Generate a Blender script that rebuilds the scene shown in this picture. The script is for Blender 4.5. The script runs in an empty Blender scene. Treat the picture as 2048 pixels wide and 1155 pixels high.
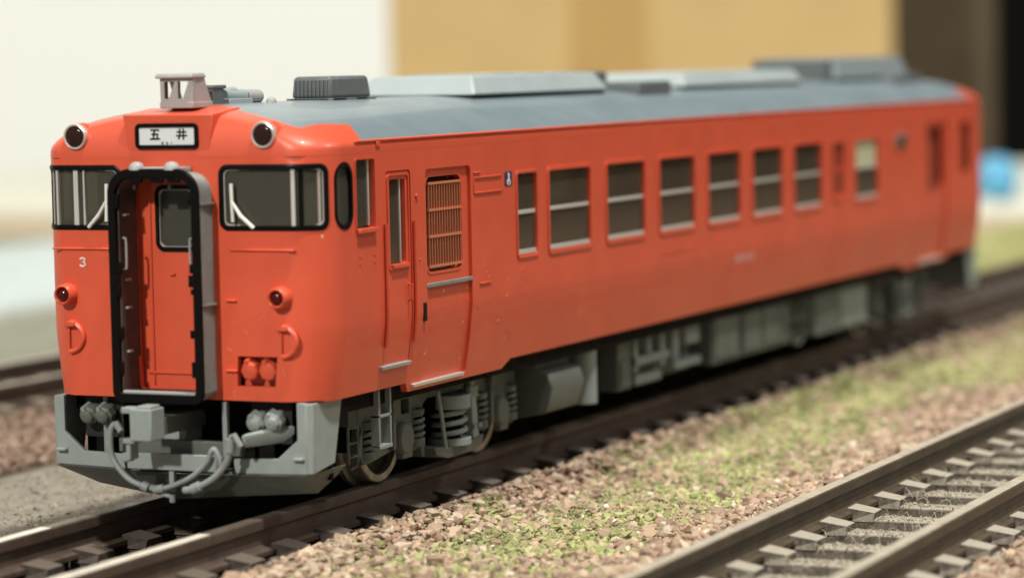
import bpy, bmesh, math, random
import numpy as np
from mathutils import Vector, Matrix
from mathutils.geometry import delaunay_2d_cdt
random.seed(7)
S = 0.001                      # everything below is written in millimetres (an N gauge model)
SC = bpy.context.scene
COL = SC.collection
R = math.radians

# ------------------------------------------------------------------ camera
CAM = dict(pos=(-140.18, -85.98, 25.25), yaw=0.4328, pitch=0.0774, roll=-0.0204, fpx=5730.6)
cd = bpy.data.cameras.new('camera'); cam = bpy.data.objects.new('camera', cd); COL.objects.link(cam)
_y, _p, _r = CAM['yaw'], CAM['pitch'], CAM['roll']
fw = Vector((math.cos(_y)*math.cos(_p), math.sin(_y)*math.cos(_p), -math.sin(_p)))
rt = Vector((math.sin(_y), -math.cos(_y), 0)); up = rt.cross(fw)
rt, up = rt*math.cos(_r)+up*math.sin(_r), up*math.cos(_r)-rt*math.sin(_r)
m = Matrix((rt, up, -fw)).transposed().to_4x4(); m.translation = Vector(CAM['pos'])*S
cam.matrix_world = m
cd.sensor_width = 36; cd.lens = CAM['fpx']/2048*36; cd.clip_start = 0.005; cd.clip_end = 50
cd.dof.use_dof = True; cd.dof.focus_distance = 0.172
cd.dof.aperture_fstop = cd.lens/2.25       # an iris 2.25 mm across
SC.camera = cam

# ------------------------------------------------------------------ light of the room
w = bpy.data.worlds.new('World'); SC.world = w; w.use_nodes = True
bg = w.node_tree.nodes['Background']; bg.inputs[0].default_value = (1.0, 0.97, 0.90, 1); bg.inputs[1].default_value = 0.27
def lamp(name, direction, dist, size, power, col):
    ld = bpy.data.lights.new(name, 'AREA'); ld.shape = 'DISK'; ld.size = size; ld.energy = power; ld.color = col
    o = bpy.data.objects.new(name, ld); COL.objects.link(o)
    d = Vector(direction).normalized(); o.location = d*dist
    o.rotation_euler = d.to_track_quat('Z', 'Y').to_euler()
    return o
lamp('ceiling_lamp', (-0.06, -0.30, 0.94), 2.6, 0.22, 84, (1.0, 0.97, 0.90))
lamp('room_lamp', (-0.80, 0.05, 0.50), 3.6, 0.18, 108, (1.0, 0.97, 0.89))
lamp('added_side_lamp', (0.44, -0.58, 0.62), 0.72, 0.07, 1.05, (1.0, 0.96, 0.90))  # lamp added at the far right to brighten the rear of the side
SC.view_settings.view_transform = 'Standard'; SC.view_settings.look = 'None'
SC.view_settings.gamma = 1; SC.view_settings.use_curve_mapping = False; SC.view_settings.exposure = -0.12
SC.cycles.use_denoising = True
SC.cycles.max_bounces = 8

# ------------------------------------------------------------------ materials
def mat(name, col, rough=0.5, metal=0.0, noise=0.0, nscale=1.0, bump=0.0, bscale=4.0, spec=0.5, coat=0.0, dust=0.0):
    """plain paint / plastic with fine relief, slight tone variation and dust specks; scales in 1/mm"""
    mt = bpy.data.materials.new(name); mt.use_nodes = True
    nt = mt.node_tree; N = nt.nodes; L = nt.links
    b = N['Principled BSDF']
    b.inputs['Roughness'].default_value = rough; b.inputs['Metallic'].default_value = metal
    b.inputs['Specular IOR Level'].default_value = spec; b.inputs['Coat Weight'].default_value = coat
    b.inputs['Base Color'].default_value = (*col, 1)
    tc = N.new('ShaderNodeTexCoord')
    out = None
    if noise:
        n = N.new('ShaderNodeTexNoise'); n.inputs['Scale'].default_value = nscale*1000; n.inputs['Detail'].default_value = 5
        L.new(tc.outputs['Object'], n.inputs['Vector'])
        r = N.new('ShaderNodeMapRange'); r.inputs[1].default_value = .3; r.inputs[2].default_value = .7
        r.inputs[3].default_value = 1-noise; r.inputs[4].default_value = 1+noise
        L.new(n.outputs[0], r.inputs[0])
        mx = N.new('ShaderNodeMix'); mx.data_type = 'RGBA'; mx.blend_type = 'MULTIPLY'; mx.inputs[0].default_value = 1
        mx.inputs[6].default_value = (*col, 1); L.new(r.outputs[0], mx.inputs[7])
        out = mx.outputs[2]
    if dust:
        n = N.new('ShaderNodeTexVoronoi'); n.inputs['Scale'].default_value = 1150
        L.new(tc.outputs['Object'], n.inputs['Vector'])
        n2 = N.new('ShaderNodeMath'); n2.operation = 'LESS_THAN'; n2.inputs[1].default_value = 0.10
        L.new(n.outputs['Distance'], n2.inputs[0])
        n3 = N.new('ShaderNodeMath'); n3.operation = 'GREATER_THAN'; n3.inputs[1].default_value = 1-dust
        sp = N.new('ShaderNodeSeparateColor'); L.new(n.outputs['Color'], sp.inputs[0]); L.new(sp.outputs[0], n3.inputs[0])
        n4 = N.new('ShaderNodeMath'); n4.operation = 'MULTIPLY'; L.new(n2.outputs[0], n4.inputs[0]); L.new(n3.outputs[0], n4.inputs[1])
        n5 = N.new('ShaderNodeMath'); n5.operation = 'MULTIPLY'; n5.inputs[1].default_value = 0.55; L.new(n4.outputs[0], n5.inputs[0])
        mx = N.new('ShaderNodeMix'); mx.data_type = 'RGBA'; L.new(n5.outputs[0], mx.inputs[0])
        if out: L.new(out, mx.inputs[6])
        else: mx.inputs[6].default_value = (*col, 1)
        mx.inputs[7].default_value = (.75, .7, .6, 1)
        out = mx.outputs[2]
    if out: L.new(out, b.inputs['Base Color'])
    if noise:
        n = N.new('ShaderNodeTexNoise'); n.inputs['Scale'].default_value = nscale*420; n.inputs['Detail'].default_value = 6
        L.new(tc.outputs['Object'], n.inputs['Vector'])
        r = N.new('ShaderNodeMapRange'); r.inputs[1].default_value = .3; r.inputs[2].default_value = .7
        r.inputs[3].default_value = rough*.82; r.inputs[4].default_value = rough*1.2
        L.new(n.outputs[0], r.inputs[0]); L.new(r.outputs[0], b.inputs['Roughness'])
    if bump:
        n = N.new('ShaderNodeTexNoise'); n.inputs['Scale'].default_value = bscale*1000; n.inputs['Detail'].default_value = 3
        L.new(tc.outputs['Object'], n.inputs['Vector'])
        bp = N.new('ShaderNodeBump'); bp.inputs['Strength'].default_value = bump; bp.inputs['Distance'].default_value = 0.00006
        L.new(n.outputs[0], bp.inputs['Height']); L.new(bp.outputs[0], b.inputs['Normal'])
    return mt
RED = (0.67, 0.098, 0.046); ROOFG = (0.185, 0.235, 0.262)
M = {}
M['red'] = mat('vermilion_paint', RED, .36, noise=.05, nscale=.35, bump=.12, bscale=5, dust=.05, spec=.4, coat=.12)
M['white'] = mat('white_print', (.78, .76, .70), .5)
M['sign'] = mat('sign_white', (.72, .75, .76), .35)
M['black'] = mat('black_rubber', (.0045, .004, .0035), .35, spec=.12)
M['blackm'] = mat('black_matt', (.006, .0055, .005), .8, noise=.3, nscale=2, spec=.15)
M['dark'] = mat('dark_frame', (.018, .017, .015), .6, noise=.2, nscale=1.2, spec=.3)
M['grey'] = mat('underframe_grey', (.262, .298, .285), .55, noise=.06, nscale=.8, bump=.12)
M['greyd'] = mat('bogie_grey', (.110, .121, .106), .55, noise=.10, nscale=.8, bump=.12)
M['hose'] = mat('hose_grey', (.24, .26, .255), .5, noise=.05)
M['bellow'] = mat('bellows_grey', (.225, .225, .21), .6, noise=.10, nscale=1.5, bump=.2)
M['bellin'] = mat('bellows_inside', (.055, .047, .042), .6, noise=.25, nscale=.9)
M['lgrey'] = mat('roof_unit_light_grey', (.345, .40, .405), .42, noise=.04, nscale=.4)
M['dgrey'] = mat('ventilator_dark_grey', (.115, .130, .130), .45, noise=.08, nscale=1.5)
M['mgrey'] = mat('roof_fitting_grey', (.36, .36, .35), .55, noise=.06)
M['silver'] = mat('silver_trim', (.66, .64, .60), .32, metal=.35)
M['chrome'] = mat('lamp_rim', (.70, .60, .55), .25, metal=.5)
M['bar'] = mat('guard_bar', (.62, .21, .105), .4, metal=.1)
M['steel'] = mat('wheel_steel', (.40, .37, .325), .42, metal=.6, noise=.25, nscale=2)
M['navy'] = mat('navy_plate', (.02, .03, .10), .4)
M['lens'] = mat('headlight_lens', (.026, .009, .007), .15, spec=.35)
M['redlens'] = mat('tail_lens', (.065, .002, .002), .08, spec=.4)
M['seat'] = mat('interior_brown', (.13, .105, .075), .7)
M['inner'] = mat('interior_shell', (.20, .175, .13), .8)
M['cab'] = mat('cab_interior', (.16, .15, .12), .7)

def glass_mat(name, tint, k):
    mt = bpy.data.materials.new(name); mt.use_nodes = True
    nt = mt.node_tree; N = nt.nodes; L = nt.links
    b = N['Principled BSDF']; b.inputs['Base Color'].default_value = (.125, .098, .070, 1) if name != 'windscreen_glass' else (.105, .10, .08, 1); b.inputs['Roughness'].default_value = .06
    t = N.new('ShaderNodeBsdfTransparent'); t.inputs[0].default_value = (*tint, 1)
    mx = N.new('ShaderNodeMixShader'); mx.inputs[0].default_value = k
    L.new(t.outputs[0], mx.inputs[1]); L.new(b.outputs[0], mx.inputs[2]); L.new(mx.outputs[0], N['Material Output'].inputs[0])
    return mt
M['glass'] = glass_mat('smoky_glass', (.70, .68, .60), .52)
M['glassd'] = mat('dark_door_glass', (.022, .012, .008), .12)
M['glassf'] = glass_mat('windscreen_glass', (.75, .73, .64), .50)
M['glassl'] = mat('bright_view_pane', (.50, .51, .33), .5)  # pale green painted in for the bright view through the car
M['redpane'] = mat('red_frosted_pane', (.27, .045, .022), .4)

# ------------------------------------------------------------------ mesh helpers
class MB:
    def __init__(s): s.v = []; s.f = []
    def add(s, v, f):
        o = len(s.v); s.v += [tuple(p) for p in v]; s.f += [tuple(i+o for i in q) for q in f]; return s
    def box(s, x0, x1, y0, y1, z0, z1):
        v = [(x, y, z) for z in (z0, z1) for x, y in ((x0, y0), (x1, y0), (x1, y1), (x0, y1))]
        return s.add(v, [(3, 2, 1, 0), (4, 5, 6, 7), (0, 1, 5, 4), (1, 2, 6, 5), (2, 3, 7, 6), (3, 0, 4, 7)])
    def hexa(s, bot, top):
        return s.add(list(bot)+list(top), [(3, 2, 1, 0), (4, 5, 6, 7), (0, 1, 5, 4), (1, 2, 6, 5), (2, 3, 7, 6), (3, 0, 4, 7)])
    def prism(s, poly, ax, a, b):
        """polygon in the two other axes (cyclic order kept), swept along axis ax from a to b"""
        def P(p, t):
            return {0: (t, p[0], p[1]), 1: (p[0], t, p[1]), 2: (p[0], p[1], t)}[ax]
        n = len(poly); v = [P(p, a) for p in poly]+[P(p, b) for p in poly]
        f = [tuple(range(n)), tuple(range(2*n-1, n-1, -1))]+[(i, i+n, (i+1) % n+n, (i+1) % n) for i in range(n)]
        return s.add(v, f)
    def cyl(s, p, q, r, n=16, r2=None, cap=True):
        r2 = r if r2 is None else r2
        p = Vector(p); q = Vector(q); d = (q-p).normalized()
        a = d.orthogonal().normalized(); b = d.cross(a)
        v = [tuple(p+(a*math.cos(t)+b*math.sin(t))*r) for t in [2*math.pi*i/n for i in range(n)]]
        v += [tuple(q+(a*math.cos(t)+b*math.sin(t))*r2) for t in [2*math.pi*i/n for i in range(n)]]
        f = [(i, (i+1) % n, (i+1) % n+n, i+n) for i in range(n)]
        if cap: f += [tuple(range(n-1, -1, -1)), tuple(range(n, 2*n))]
        return s.add(v, f)
    def lathe(s, p, d, prof, n=24):
        """prof: list of (distance along d, radius)"""
        p = Vector(p); d = Vector(d).normalized(); a = d.orthogonal().normalized(); b = d.cross(a)
        v = []; f = []
        for h, r in prof:
            v += [tuple(p+d*h+(a*math.cos(t)+b*math.sin(t))*max(r, 1e-4)) for t in [2*math.pi*i/n for i in range(n)]]
        for k in range(len(prof)-1):
            f += [(k*n+i, k*n+(i+1) % n, (k+1)*n+(i+1) % n, (k+1)*n+i) for i in range(n)]
        f += [tuple(range(n-1, -1, -1)), tuple(range((len(prof)-1)*n, len(prof)*n))]
        return s.add(v, f)
    def tube(s, pts, r, n=10, closed=False):
        pts = [Vector(p) for p in pts]; k = len(pts); v = []; f = []; prev = None
        for i, p in enumerate(pts):
            if closed: d = (pts[(i+1) % k]-pts[i-1]).normalized()
            else: d = (pts[min(i+1, k-1)]-pts[max(i-1, 0)]).normalized()
            a = d.orthogonal().normalized() if prev is None else (prev-d*prev.dot(d)).normalized()
            prev = a; b = d.cross(a); rr = r[i] if isinstance(r, (list, tuple)) else r
            v += [tuple(p+(a*math.cos(t)+b*math.sin(t))*rr) for t in [2*math.pi*j/n for j in range(n)]]
        for i in range(k if closed else k-1):
            o = i*n; q = ((i+1) % k)*n
            f += [(o+j, o+(j+1) % n, q+(j+1) % n, q+j) for j in range(n)]
        if not closed: f += [tuple(range(n-1, -1, -1)), tuple(range((k-1)*n, k*n))]
        return s.add(v, f)
    def mesh(s, name, mt, angle=35):
        me = bpy.data.meshes.new(name)
        me.from_pydata([(x*S, y*S, z*S) for x, y, z in s.v], [], s.f); me.validate()
        bm = bmesh.new(); bm.from_mesh(me); bmesh.ops.recalc_face_normals(bm, faces=bm.faces); bm.to_mesh(me); bm.free()
        me.materials.append(M[mt] if isinstance(mt, str) else mt)
        me.shade_smooth(); me.set_sharp_from_angle(angle=R(angle))
        return me
    def build(s, name, mt, parent=None, bev=0, angle=35, label=None):
        o = bpy.data.objects.new(name, s.mesh(name, mt, angle)); COL.objects.link(o)
        if parent is not None: attach(o, parent)
        if bev:
            b = o.modifiers.new('bevel', 'BEVEL'); b.width = bev*S; b.segments = 2; b.limit_method = 'ANGLE'; b.angle_limit = R(40)
        if label: o['label'] = label
        return o
def attach(o, parent):
    """child keeps the place it was modelled in"""
    o.parent = parent
    t = Vector((0, 0, 0)); p = parent
    while p is not None: t += p.location+p.matrix_parent_inverse.translation; p = p.parent
    o.matrix_parent_inverse = Matrix.Translation(-t)
def empty(name, loc, label=None, cat=None, group=None, parent=None):
    o = bpy.data.objects.new(name, None); COL.objects.link(o); o.empty_display_size = .005
    o.location = Vector(loc)*S
    if parent is not None:
        o.parent = parent; o.location = Vector(loc)*S-parent.location
    if label: tag(o, label, cat, group)
    return o
def tag(o, label, cat, group=None, kind=None):
    o['label'] = label; o['category'] = cat
    if group: o['group'] = group
    if kind: o['kind'] = kind
    return o
def rr(x0, x1, z0, z1, r, n=6):
    """rounded rectangle, counter-clockwise"""
    r = min(r, (x1-x0)/2-1e-3, (z1-z0)/2-1e-3)
    if r < .02: return [(x0, z0), (x1, z0), (x1, z1), (x0, z1)]
    o = []
    for cx, cz, a0 in ((x1-r, z0+r, -90), (x1-r, z1-r, 0), (x0+r, z1-r, 90), (x0+r, z0+r, 180)):
        for i in range(n+1):
            a = R(a0+90*i/n); o.append((cx+r*math.cos(a), cz+r*math.sin(a)))
    return o
def inpoly(p, poly):
    x, y = p; c = False; n = len(poly); j = n-1
    for i in range(n):
        xi, yi = poly[i]; xj, yj = poly[j]
        if (yi > y) != (yj > y) and x < (xj-xi)*(y-yi)/(yj-yi)+xi: c = not c
        j = i
    return c
def subdiv(poly, step):
    o = []
    for i, p in enumerate(poly):
        q = poly[(i+1) % len(poly)]; d = math.hypot(q[0]-p[0], q[1]-p[1]); k = max(1, int(math.ceil(d/step)))
        o += [(p[0]+(q[0]-p[0])*t/k, p[1]+(q[1]-p[1])*t/k) for t in range(k)]
    return o
def sheet(outer, holes, fn, o_out, o_in, grid=(), step=2.0, mb=None):
    """a skin with openings: fn(u, v, off) gives 3-D; outer and inner faces plus the rims of every opening"""
    mb = mb or MB()
    loops = [subdiv(outer, step)]+[subdiv(h, step) for h in holes]
    co = []; ed = []
    for lp in loops:
        b = len(co); co += lp; ed += [(b+i, b+(i+1) % len(lp)) for i in range(len(lp))]
    bb = [(min(p[0] for p in h), max(p[0] for p in h), min(p[1] for p in h), max(p[1] for p in h)) for h in holes]
    def inside(p):
        if not inpoly(p, outer): return False
        for h, b in zip(holes, bb):
            if b[0] <= p[0] <= b[1] and b[2] <= p[1] <= b[3] and inpoly(p, h): return False
        return True
    co += [p for p in grid if inside(p)]
    V, Ed, F, *_ = delaunay_2d_cdt([Vector(p) for p in co], ed, [], 0, 1e-4, False)
    tris = [tuple(f) for f in F if inside((sum(V[i][0] for i in f)/3, sum(V[i][1] for i in f)/3))]
    n = len(V); v = [fn(p[0], p[1], o_out) for p in V]+[fn(p[0], p[1], o_in) for p in V]
    cnt = {}
    for t in tris:
        for a, b in ((t[0], t[1]), (t[1], t[2]), (t[2], t[0])):
            k = (min(a, b), max(a, b)); cnt[k] = (cnt[k][0]+1, (a, b)) if k in cnt else (1, (a, b))
    f = list(tris)+[(t[2]+n, t[1]+n, t[0]+n) for t in tris]
    f += [(b, a, a+n, b+n) for c, (a, b) in cnt.values() if c == 1]
    return mb.add(v, f)
def ring(loop, fn, prof, mb=None):
    """a moulding along a closed (u, v) loop; prof: (inset, off) pairs, closed section"""
    mb = mb or MB(); k = len(loop); n = len(prof)
    cx = sum(p[0] for p in loop)/k; nrm = []
    for i in range(k):
        a = loop[i-1]; b = loop[(i+1) % k]; dx, dz = b[0]-a[0], b[1]-a[1]; l = math.hypot(dx, dz) or 1
        nrm.append((-dz/l, dx/l))
    v = []; f = []
    for i, p in enumerate(loop):
        for ins, off in prof: v.append(fn(p[0]+nrm[i][0]*ins, p[1]+nrm[i][1]*ins, off))
    for i in range(k):
        j = (i+1) % k
        f += [(i*n+a, j*n+a, j*n+(a+1) % n, i*n+(a+1) % n) for a in range(n)]
    return mb.add(v, f)

# ------------------------------------------------------------------ railcar body surface
XF, XR, HW = -0.25, 138.0, 9.67
CA, CB = 3.0, 2.2                      # the corner is a quarter ellipse in plan: CA along the car, CB across
HWS = {1: 9.67, -1: 9.10}              # half widths of the two sides
FL = HW-CB
_ph = np.linspace(0, math.pi/2, 300); _ax = CA-CA*np.cos(_ph); _ay = CB*np.sin(_ph)
_as = np.concatenate([[0], np.cumsum(np.hypot(np.diff(_ax), np.diff(_ay)))])
ARC = float(_as[-1]); SIDE = (XR-CA)-(XF+CA); UMAX = FL+ARC+SIDE+ARC+FL
def halfw(z):
    if z >= 10.9: return HW
    t = (10.9-z)/(10.9-6.0); return HW-0.70*t**1.3
def far(y):
    """the far side stands a little closer in"""
    return y if y < 6.5 else 6.5+(y-6.5)*(9.10-6.5)/(9.67-6.5)
def corner(t):
    p = float(np.interp(t, _as, _ph)); nx, ny = math.cos(p)/CA, math.sin(p)/CB; l = math.hypot(nx, ny)
    return CA-CA*math.cos(p), CB*math.sin(p), nx/l, ny/l
def plan(u):
    s = 1 if u >= 0 else -1; a = abs(u)
    if a <= FL: x, y, nx, ny = XF, a, -1, 0
    elif a <= FL+ARC:
        dx, dy, nx, ny = corner(a-FL); x = XF+dx; y = FL+dy; nx = -nx
    elif a <= FL+ARC+SIDE: x = XF+CA+(a-FL-ARC); y = HW; nx, ny = 0, 1
    elif a <= FL+2*ARC+SIDE:
        dx, dy, nx, ny = corner(FL+2*ARC+SIDE-a); x = XR-dx; y = FL+dy
    else: x = XR; y = FL-(a-FL-2*ARC-SIDE); nx, ny = 1, 0
    return x, -s*y, nx, -s*ny          # positive u is the side towards the empty dusty track (-y)
def surf(u, z, off=0.0):
    x, y, nx, ny = plan(u); k = halfw(z)/HW; y *= k
    return (x+nx*off, (far(y) if y > 0 else y)+ny*off, z)
def U(x):                              # a station on the long side
    if x < XF+CA: return FL+float(np.interp(x-XF, _ax, _as))
    return FL+ARC+(x-(XF+CA))
def side(poly): return [(U(x), z) for x, z in poly]
def mir(poly): return [(-u, z) for u, z in reversed(poly)]
def front(u, z, off=0.0): return (XF-off, -u, z)

car = empty('railcar', (69, 0, 0), 'orange-red model diesel railcar with grey roof standing on the dark brown rails', 'model train')

WIN = [31.05+9.76*i for i in range(6)]
H_oval = rr(1.78, 3.62, 16.3, 20.02, .9, 8)
H_cab = rr(4.08, 6.35, 16.12, 20.12, .16)
H_cdoor = rr(7.72, 10.98, 7.9, 19.32, .25)
H_door = rr(12.95, 19.2, 6.32, 19.25, .3)
H_small = rr(26.05, 29.0, 13.2, 18.4, .12)
H_wins = [rr(x, x+6.75, 13.2, 18.4, .12) for x in WIN]
H_w7 = rr(89.6, 92.6, 13.6, 18.25, .12)
H_w8 = rr(95.8, 102.1, 13.2, 18.3, .12)
H_rdoor = rr(117.4, 123.9, 6.32, 19.25, .3)
H_rcab = rr(128.4, 131.4, 14.3, 19.1, .2)
H_round = rr(108.0, 110.4, 17.3, 18.5, .3)
H_wrap = rr(3.25, 10.08, 16.36, 20.05, .55, 8)       # in u: windscreen wrapping the corner
sides = [side(h) for h in [H_oval, H_cab, H_cdoor, H_door, H_small]+H_wins+[H_w7, H_w8, H_rdoor, H_rcab]]
H_gate = rr(-2.45, 2.45, 7.2, 19.35, .3)
H_plug = [(4.25, 7.55), (6.85, 7.55), (6.85, 9.25), (4.25, 9.25)]
holes = sides+[mir(h) for h in sides]+[H_wrap, mir(H_wrap), H_gate, H_plug]
ZB, ZS, ZT = 6.62, 6.06, 20.5
half = [(0, 6.72), (U(.8), 6.72), (U(1.6), ZB), (U(10.9), ZB), (U(11.35), ZS), (U(24.6), ZS), (U(25.8), ZB),
        (U(110.5), ZB), (U(111.6), ZS), (U(125.2), ZS), (U(125.7), ZB), (UMAX, ZB)]
outer = half+[(UMAX, ZT)]+[(-UMAX, ZT)]+[(-u, z) for u, z in reversed(half[1:])]
us = []
a = 0.0
while a < UMAX:
    us.append(a); c1 = FL < a < FL+ARC+.3 or FL+ARC+SIDE-.3 < a < UMAX-FL
    a += .18 if c1 else 2.2
us += [FL, FL+ARC]
zs = [6.25, 6.8, 7.3, 7.9, 8.5, 9.1, 9.7, 10.2, 10.5, 10.7, 10.9, 11.4, 13, 15, 16.6, 18, 19.4, 20.2]
grid = [(s*u+random.uniform(-.01, .01), z) for u in us for z in zs for s in ((1, -1) if u else (1,))]
outer_s = []
for i, p in enumerate(outer):           # finer steps where the outline runs round a corner
    q = outer[(i+1) % len(outer)]; outer_s.append(p)
    if abs(p[1]-q[1]) < .2 and abs(q[0]-p[0]) > .5:
        lo, hi = min(p[0], q[0]), max(p[0], q[0]); ins = sorted({round(s*u, 4) for u in us for s in (1, -1) if lo+.05 < s*u < hi-.05})
        if q[0] < p[0]: ins.reverse()
        outer_s += [(t, p[1]+(q[1]-p[1])*(t-p[0])/(q[0]-p[0])) for t in ins]
body = sheet(outer_s, [subdiv(h, .25) if h in (H_wrap,) or h == mir(H_wrap) else h for h in holes], surf, 0, -.42, grid, 2.3).build('body_shell', 'red', car, angle=28)

# --- roof and the domed front, one moulding; the paint line between vermilion and grey is printed on it
ZG, ZA, ZD = 21.12, 23.42, 20.9
def roof_half(z):
    if z <= ZD: return HW
    t = min(1, (z-ZD)/(ZA-ZD)); return HW*(1-t**(1/.62))**(1/2.15)
def setback(z):
    t = max(0, (z-ZT)/(ZA-ZT)); return .95*t**2.1+2.4*t**9
def roof_shell():
    lev = [ZT, 20.54, 20.6, 20.68, 20.78, ZD]+[ZD+(ZA-ZD)*math.sin(R(a)) for a in range(3, 90, 3)]+[ZD+(ZA-ZD)*math.sin(R(a)) for a in (88.5, 89.5)]
    mb = MB(); rows = []
    for z in lev:
        wd = roof_half(z)+.006; d = setback(z)-.006; t = max(0, (z-ZT)/(ZA-ZT)); r = min(CB+2.0*t**2, wd*.98); ra = CA+1.6*t**2
        pts = []
        for i in range(12): pts.append((XF+d, (wd-r)*i/11.0))
        for i in range(1, 20):
            a = math.pi/2*i/19; pts.append((XF+d+ra-ra*math.cos(a), wd-r+r*math.sin(a)))
        x0, x1 = XF+d+ra, XR-d-ra
        for i in range(1, 47): pts.append((x0+(x1-x0)*i/47.0, wd))
        for i in range(20):
            a = math.pi/2*i/19; pts.append((x1+ra*math.sin(a), wd-r+r*math.cos(a)))
        for i in range(1, 12): pts.append((XR-d, (wd-r)*(1-i/11.0)))
        full = [(x, -y, z) for x, y in pts]+[(x, far(y), z) for x, y in reversed(pts[1:-1])]
        rows.append(full)
    n = len(rows[0]); v = [p for r_ in rows for p in r_]; f = []
    for k in range(len(rows)-1):
        f += [(k*n+i, k*n+(i+1) % n, (k+1)*n+(i+1) % n, (k+1)*n+i) for i in range(n)]
    mid = len(pts)                        # close the crown between the two topmost long lines
    o = (len(rows)-1)*n; P = len(pts)
    for i in range(P-1):
        a_, b_ = o+i, o+i+1
        c_, d_ = (o+(n-i) % n), (o+(n-i-1) % n)
        f.append((a_, b_, d_, c_) if i and i < P-2 else tuple(dict.fromkeys((a_, b_, d_, c_))))
    mb.add(v, f)
    return mb
def roof_mat():
    mt = mat('roof_paint', ROOFG, .38, coat=.12, noise=.05, nscale=.5, bump=.15, bscale=4, dust=.02)
    nt = mt.node_tree; N = nt.nodes; L = nt.links; b = N['Principled BSDF']
    src = b.inputs['Base Color'].links[0].from_socket
    tc = N.new('ShaderNodeTexCoord'); sp = N.new('ShaderNodeSeparateXYZ'); L.new(tc.outputs['Object'], sp.inputs[0])
    def mth(op, a, c=None):
        n = N.new('ShaderNodeMath'); n.operation = op
        for i, q in enumerate((a, c)):
            if q is None: continue
            if isinstance(q, (int, float)): n.inputs[i].default_value = q
            else: L.new(q, n.inputs[i])
        return n.outputs[0]
    ay = mth('ABSOLUTE', mth('MULTIPLY', sp.outputs[1], 1000)); x = mth('MULTIPLY', sp.outputs[0], 1000); z = mth('MULTIPLY', sp.outputs[2], 1000)
    cv = N.new('ShaderNodeFloatCurve'); c = cv.mapping.curves[0]
    pts = [(0, .38), (.2, .35), (.40, .17), (.55, .135), (.73, .115), (.775, .14), (.797, .46), (.81, .60), (.83, .62), (.88, .56), (.94, .52), (1, .50)]   # |y| / 10 -> x / 10
    c.points[0].location = pts[0]; c.points[1].location = pts[-1]
    for p in pts[1:-1]: c.points.new(*p)
    for p in c.points: p.handle_type = 'VECTOR'
    cv.mapping.update(); L.new(mth('DIVIDE', ay, 10), cv.inputs['Value'])
    xb = mth('MULTIPLY', cv.outputs[0], 10)
    xrear = mth('SUBTRACT', XR+XF, x)
    near_end = mth('MINIMUM', x, xrear)
    red1 = mth('LESS_THAN', near_end, xb); red2 = mth('LESS_THAN', z, ZG+.02)
    k = mth('MAXIMUM', red1, red2)
    mx = N.new('ShaderNodeMix'); mx.data_type = 'RGBA'; L.new(k, mx.inputs[0]); L.new(src, mx.inputs[6]); mx.inputs[7].default_value = (*RED, 1)
    L.new(mx.outputs[2], b.inputs['Base Color'])
    return mt
roof_shell().build('roof', roof_mat(), car, angle=50, label='grey roof with vermilion domed ends')
for s in (-1, 1):
    q = HWS[-s]; g = MB(); y0, y1 = sorted((s*(q-.28), s*(q+.07))); g.box(4.1, 134.0, y0, y1, ZG-.02, ZG+.13)
    g.box(6.6, 7.1, *sorted((s*(q-.1), s*(q+.09))), ZG-.34, ZG-.01)
    g.build('rain_gutter', 'red', car, bev=.05)

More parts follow.
